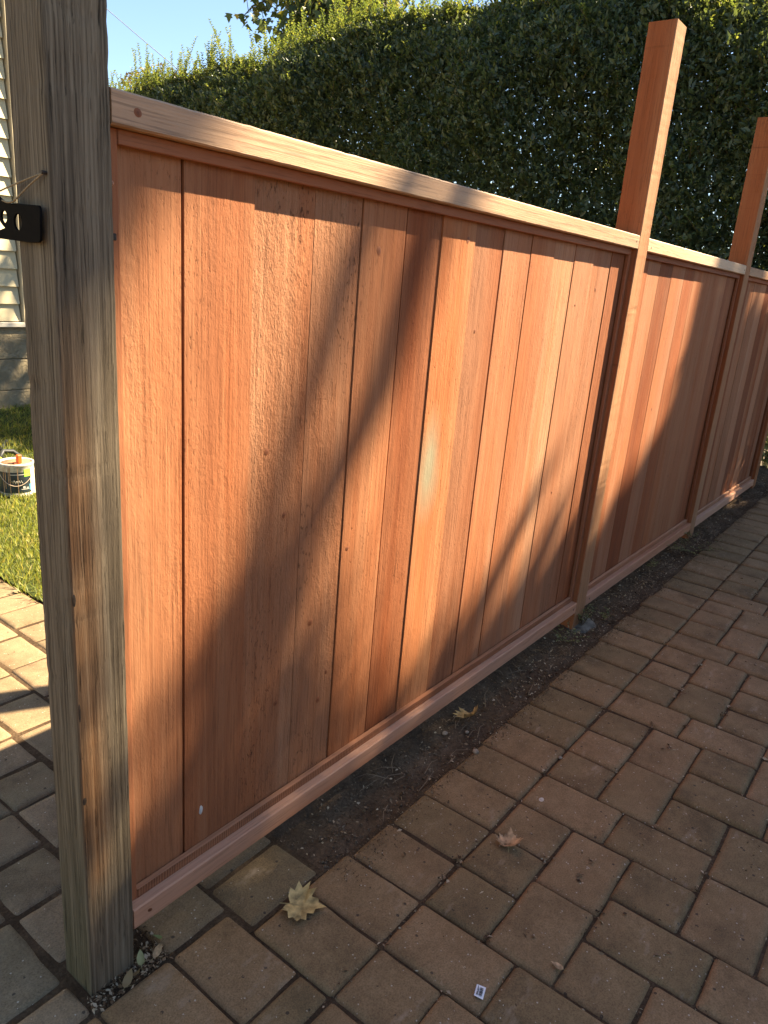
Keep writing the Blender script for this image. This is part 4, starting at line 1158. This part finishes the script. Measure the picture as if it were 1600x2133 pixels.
o = link('soil_crumbs', tri_mesh('soil_crumbs', np.concatenate(gv), np.concatenate(gt)), soil_mat('crumb', (.085, .056, .034), (.16, .108, .066), (.30, .215, .14))); tag(o, kind='stuff')
# bits of dry twig on the soil
m = MB()
for k in range(110):
    x = random.uniform(1.2, 4.6); y = random.uniform(-.10, .03); a = random.uniform(0, 6.28); L = random.uniform(.02, .09)
    p = Vector((x, y, soilz(x, y) + .006)); q = p + Vector((math.cos(a) * L, math.sin(a) * L * .6, random.uniform(0, .02)))
    m.tube([p, p.lerp(q, .5) + Vector((random.gauss(0, .006), random.gauss(0, .006), .006)), q], [.0011, .0009, .0006], 4, False)
o = m.build('dry_twigs', simple('dry_twig', (.22, .15, .09), .9)); tag(o, kind='stuff')

def weed(loc, h, spread, nst, label, dry=.5, flowers=0, seed=1):
    rg = random.Random(seed); root = empty('weed', loc); tag(root, label, 'weed', 'weeds along the foot of the fence')
    st_ = MB(); P, A, Nn, L, W = [], [], [], [], []
    for s in range(nst):
        a = rg.uniform(0, 6.28); d = Vector((math.cos(a) * spread, math.sin(a) * spread * .8, h)) * rg.uniform(.5, 1.1)
        p0 = Vector((rg.gauss(0, .008), rg.gauss(0, .008), 0)); pts = [p0, p0 + d * .5 + Vector((0, 0, h * .12)), p0 + d]
        st_.tube(pts, [.0012, .0009, .0005], 4, False)
        for k in range(rg.randint(7, 13)):
            t = rg.uniform(.25, 1); q = pts[0].lerp(pts[1], t * 2) if t < .5 else pts[1].lerp(pts[2], t * 2 - 1)
            P.append(q); A.append(Vector((rg.gauss(0, 1), rg.gauss(0, 1), .3)).normalized()); Nn.append(Vector((rg.gauss(0, .4), rg.gauss(0, .4), 1)).normalized()); L.append(rg.uniform(.006, .016)); W.append(rg.uniform(.003, .008))
    st_.build('stem', M_twig, root)
    V, T = leaves_mesh(np.array([tuple(p) for p in P]), np.array([tuple(p) for p in A]), np.array([tuple(p) for p in Nn]), L, W)
    tag(link('leaf', tri_mesh('leaf', V, T), M_weed, root), kind='stuff')
weed((2.56, -.012, .020), .065, .05, 14, 'small pale green weed growing at the foot of the middle fence post', seed=2)
weed((2.40, -.03, .012), .035, .10, 10, 'low straggling dry weed under the rail left of the middle post', seed=3)
weed((3.72, -.08, .045), .055, .20, 26, 'flattened dry weed spread over the pavers beside the second post', seed=4)
weed((3.95, -.015, .045), .05, .05, 8, 'small green weed at the foot of the far post', seed=5)
weed((3.35, -.01, .03), .05, .05, 9, 'small weed under the bottom rail halfway along the second bay', seed=6)
weed((2.68, -.06, .02), .04, .03, 5, 'tiny yellow green weed on the soil just right of the middle post', seed=7)
# green plant seen past the far end of the fence
gp = tag(empty('garden_plant', (6.35, .10, .06)), 'bright green leafy plant past the far end of the fence', 'plant')
n = 260; d = rng.normal(size=(n, 3)) * [.16, .16, .08] + [0, 0, .16]
V, T = leaves_mesh(d, unit(rng.normal(size=(n, 3)) + [0, 0, .4]), unit(rng.normal(size=(n, 3)) + [0, 0, 1]), rng.uniform(.05, .09, n), rng.uniform(.03, .05, n))
tag(link('leaf', tri_mesh('leaf', V, T), M_weed, gp), kind='stuff')
m = MB()
for k in range(7): m.tube([(0, 0, -.05), (random.gauss(0, .04), random.gauss(0, .04), .12), (random.gauss(0, .12), random.gauss(0, .12), .24)], [.005, .004, .002], 5, False)
m.build('stem', M_twig, gp)
# concrete footing showing round the middle post
m = MB(); m.lathe([(.085, -.2), (.080, 0.0), (.068, .008), (.04, .011), (0, .011)], 16, (0, 0, 0))
ft = m.build('post_footing', M_concrete, None, True); ft.location = (2.59, .02, .004); tag(ft, 'lump of grey concrete footing round the base of the middle fence post', 'footing')
print('objects', len(bpy.data.objects))
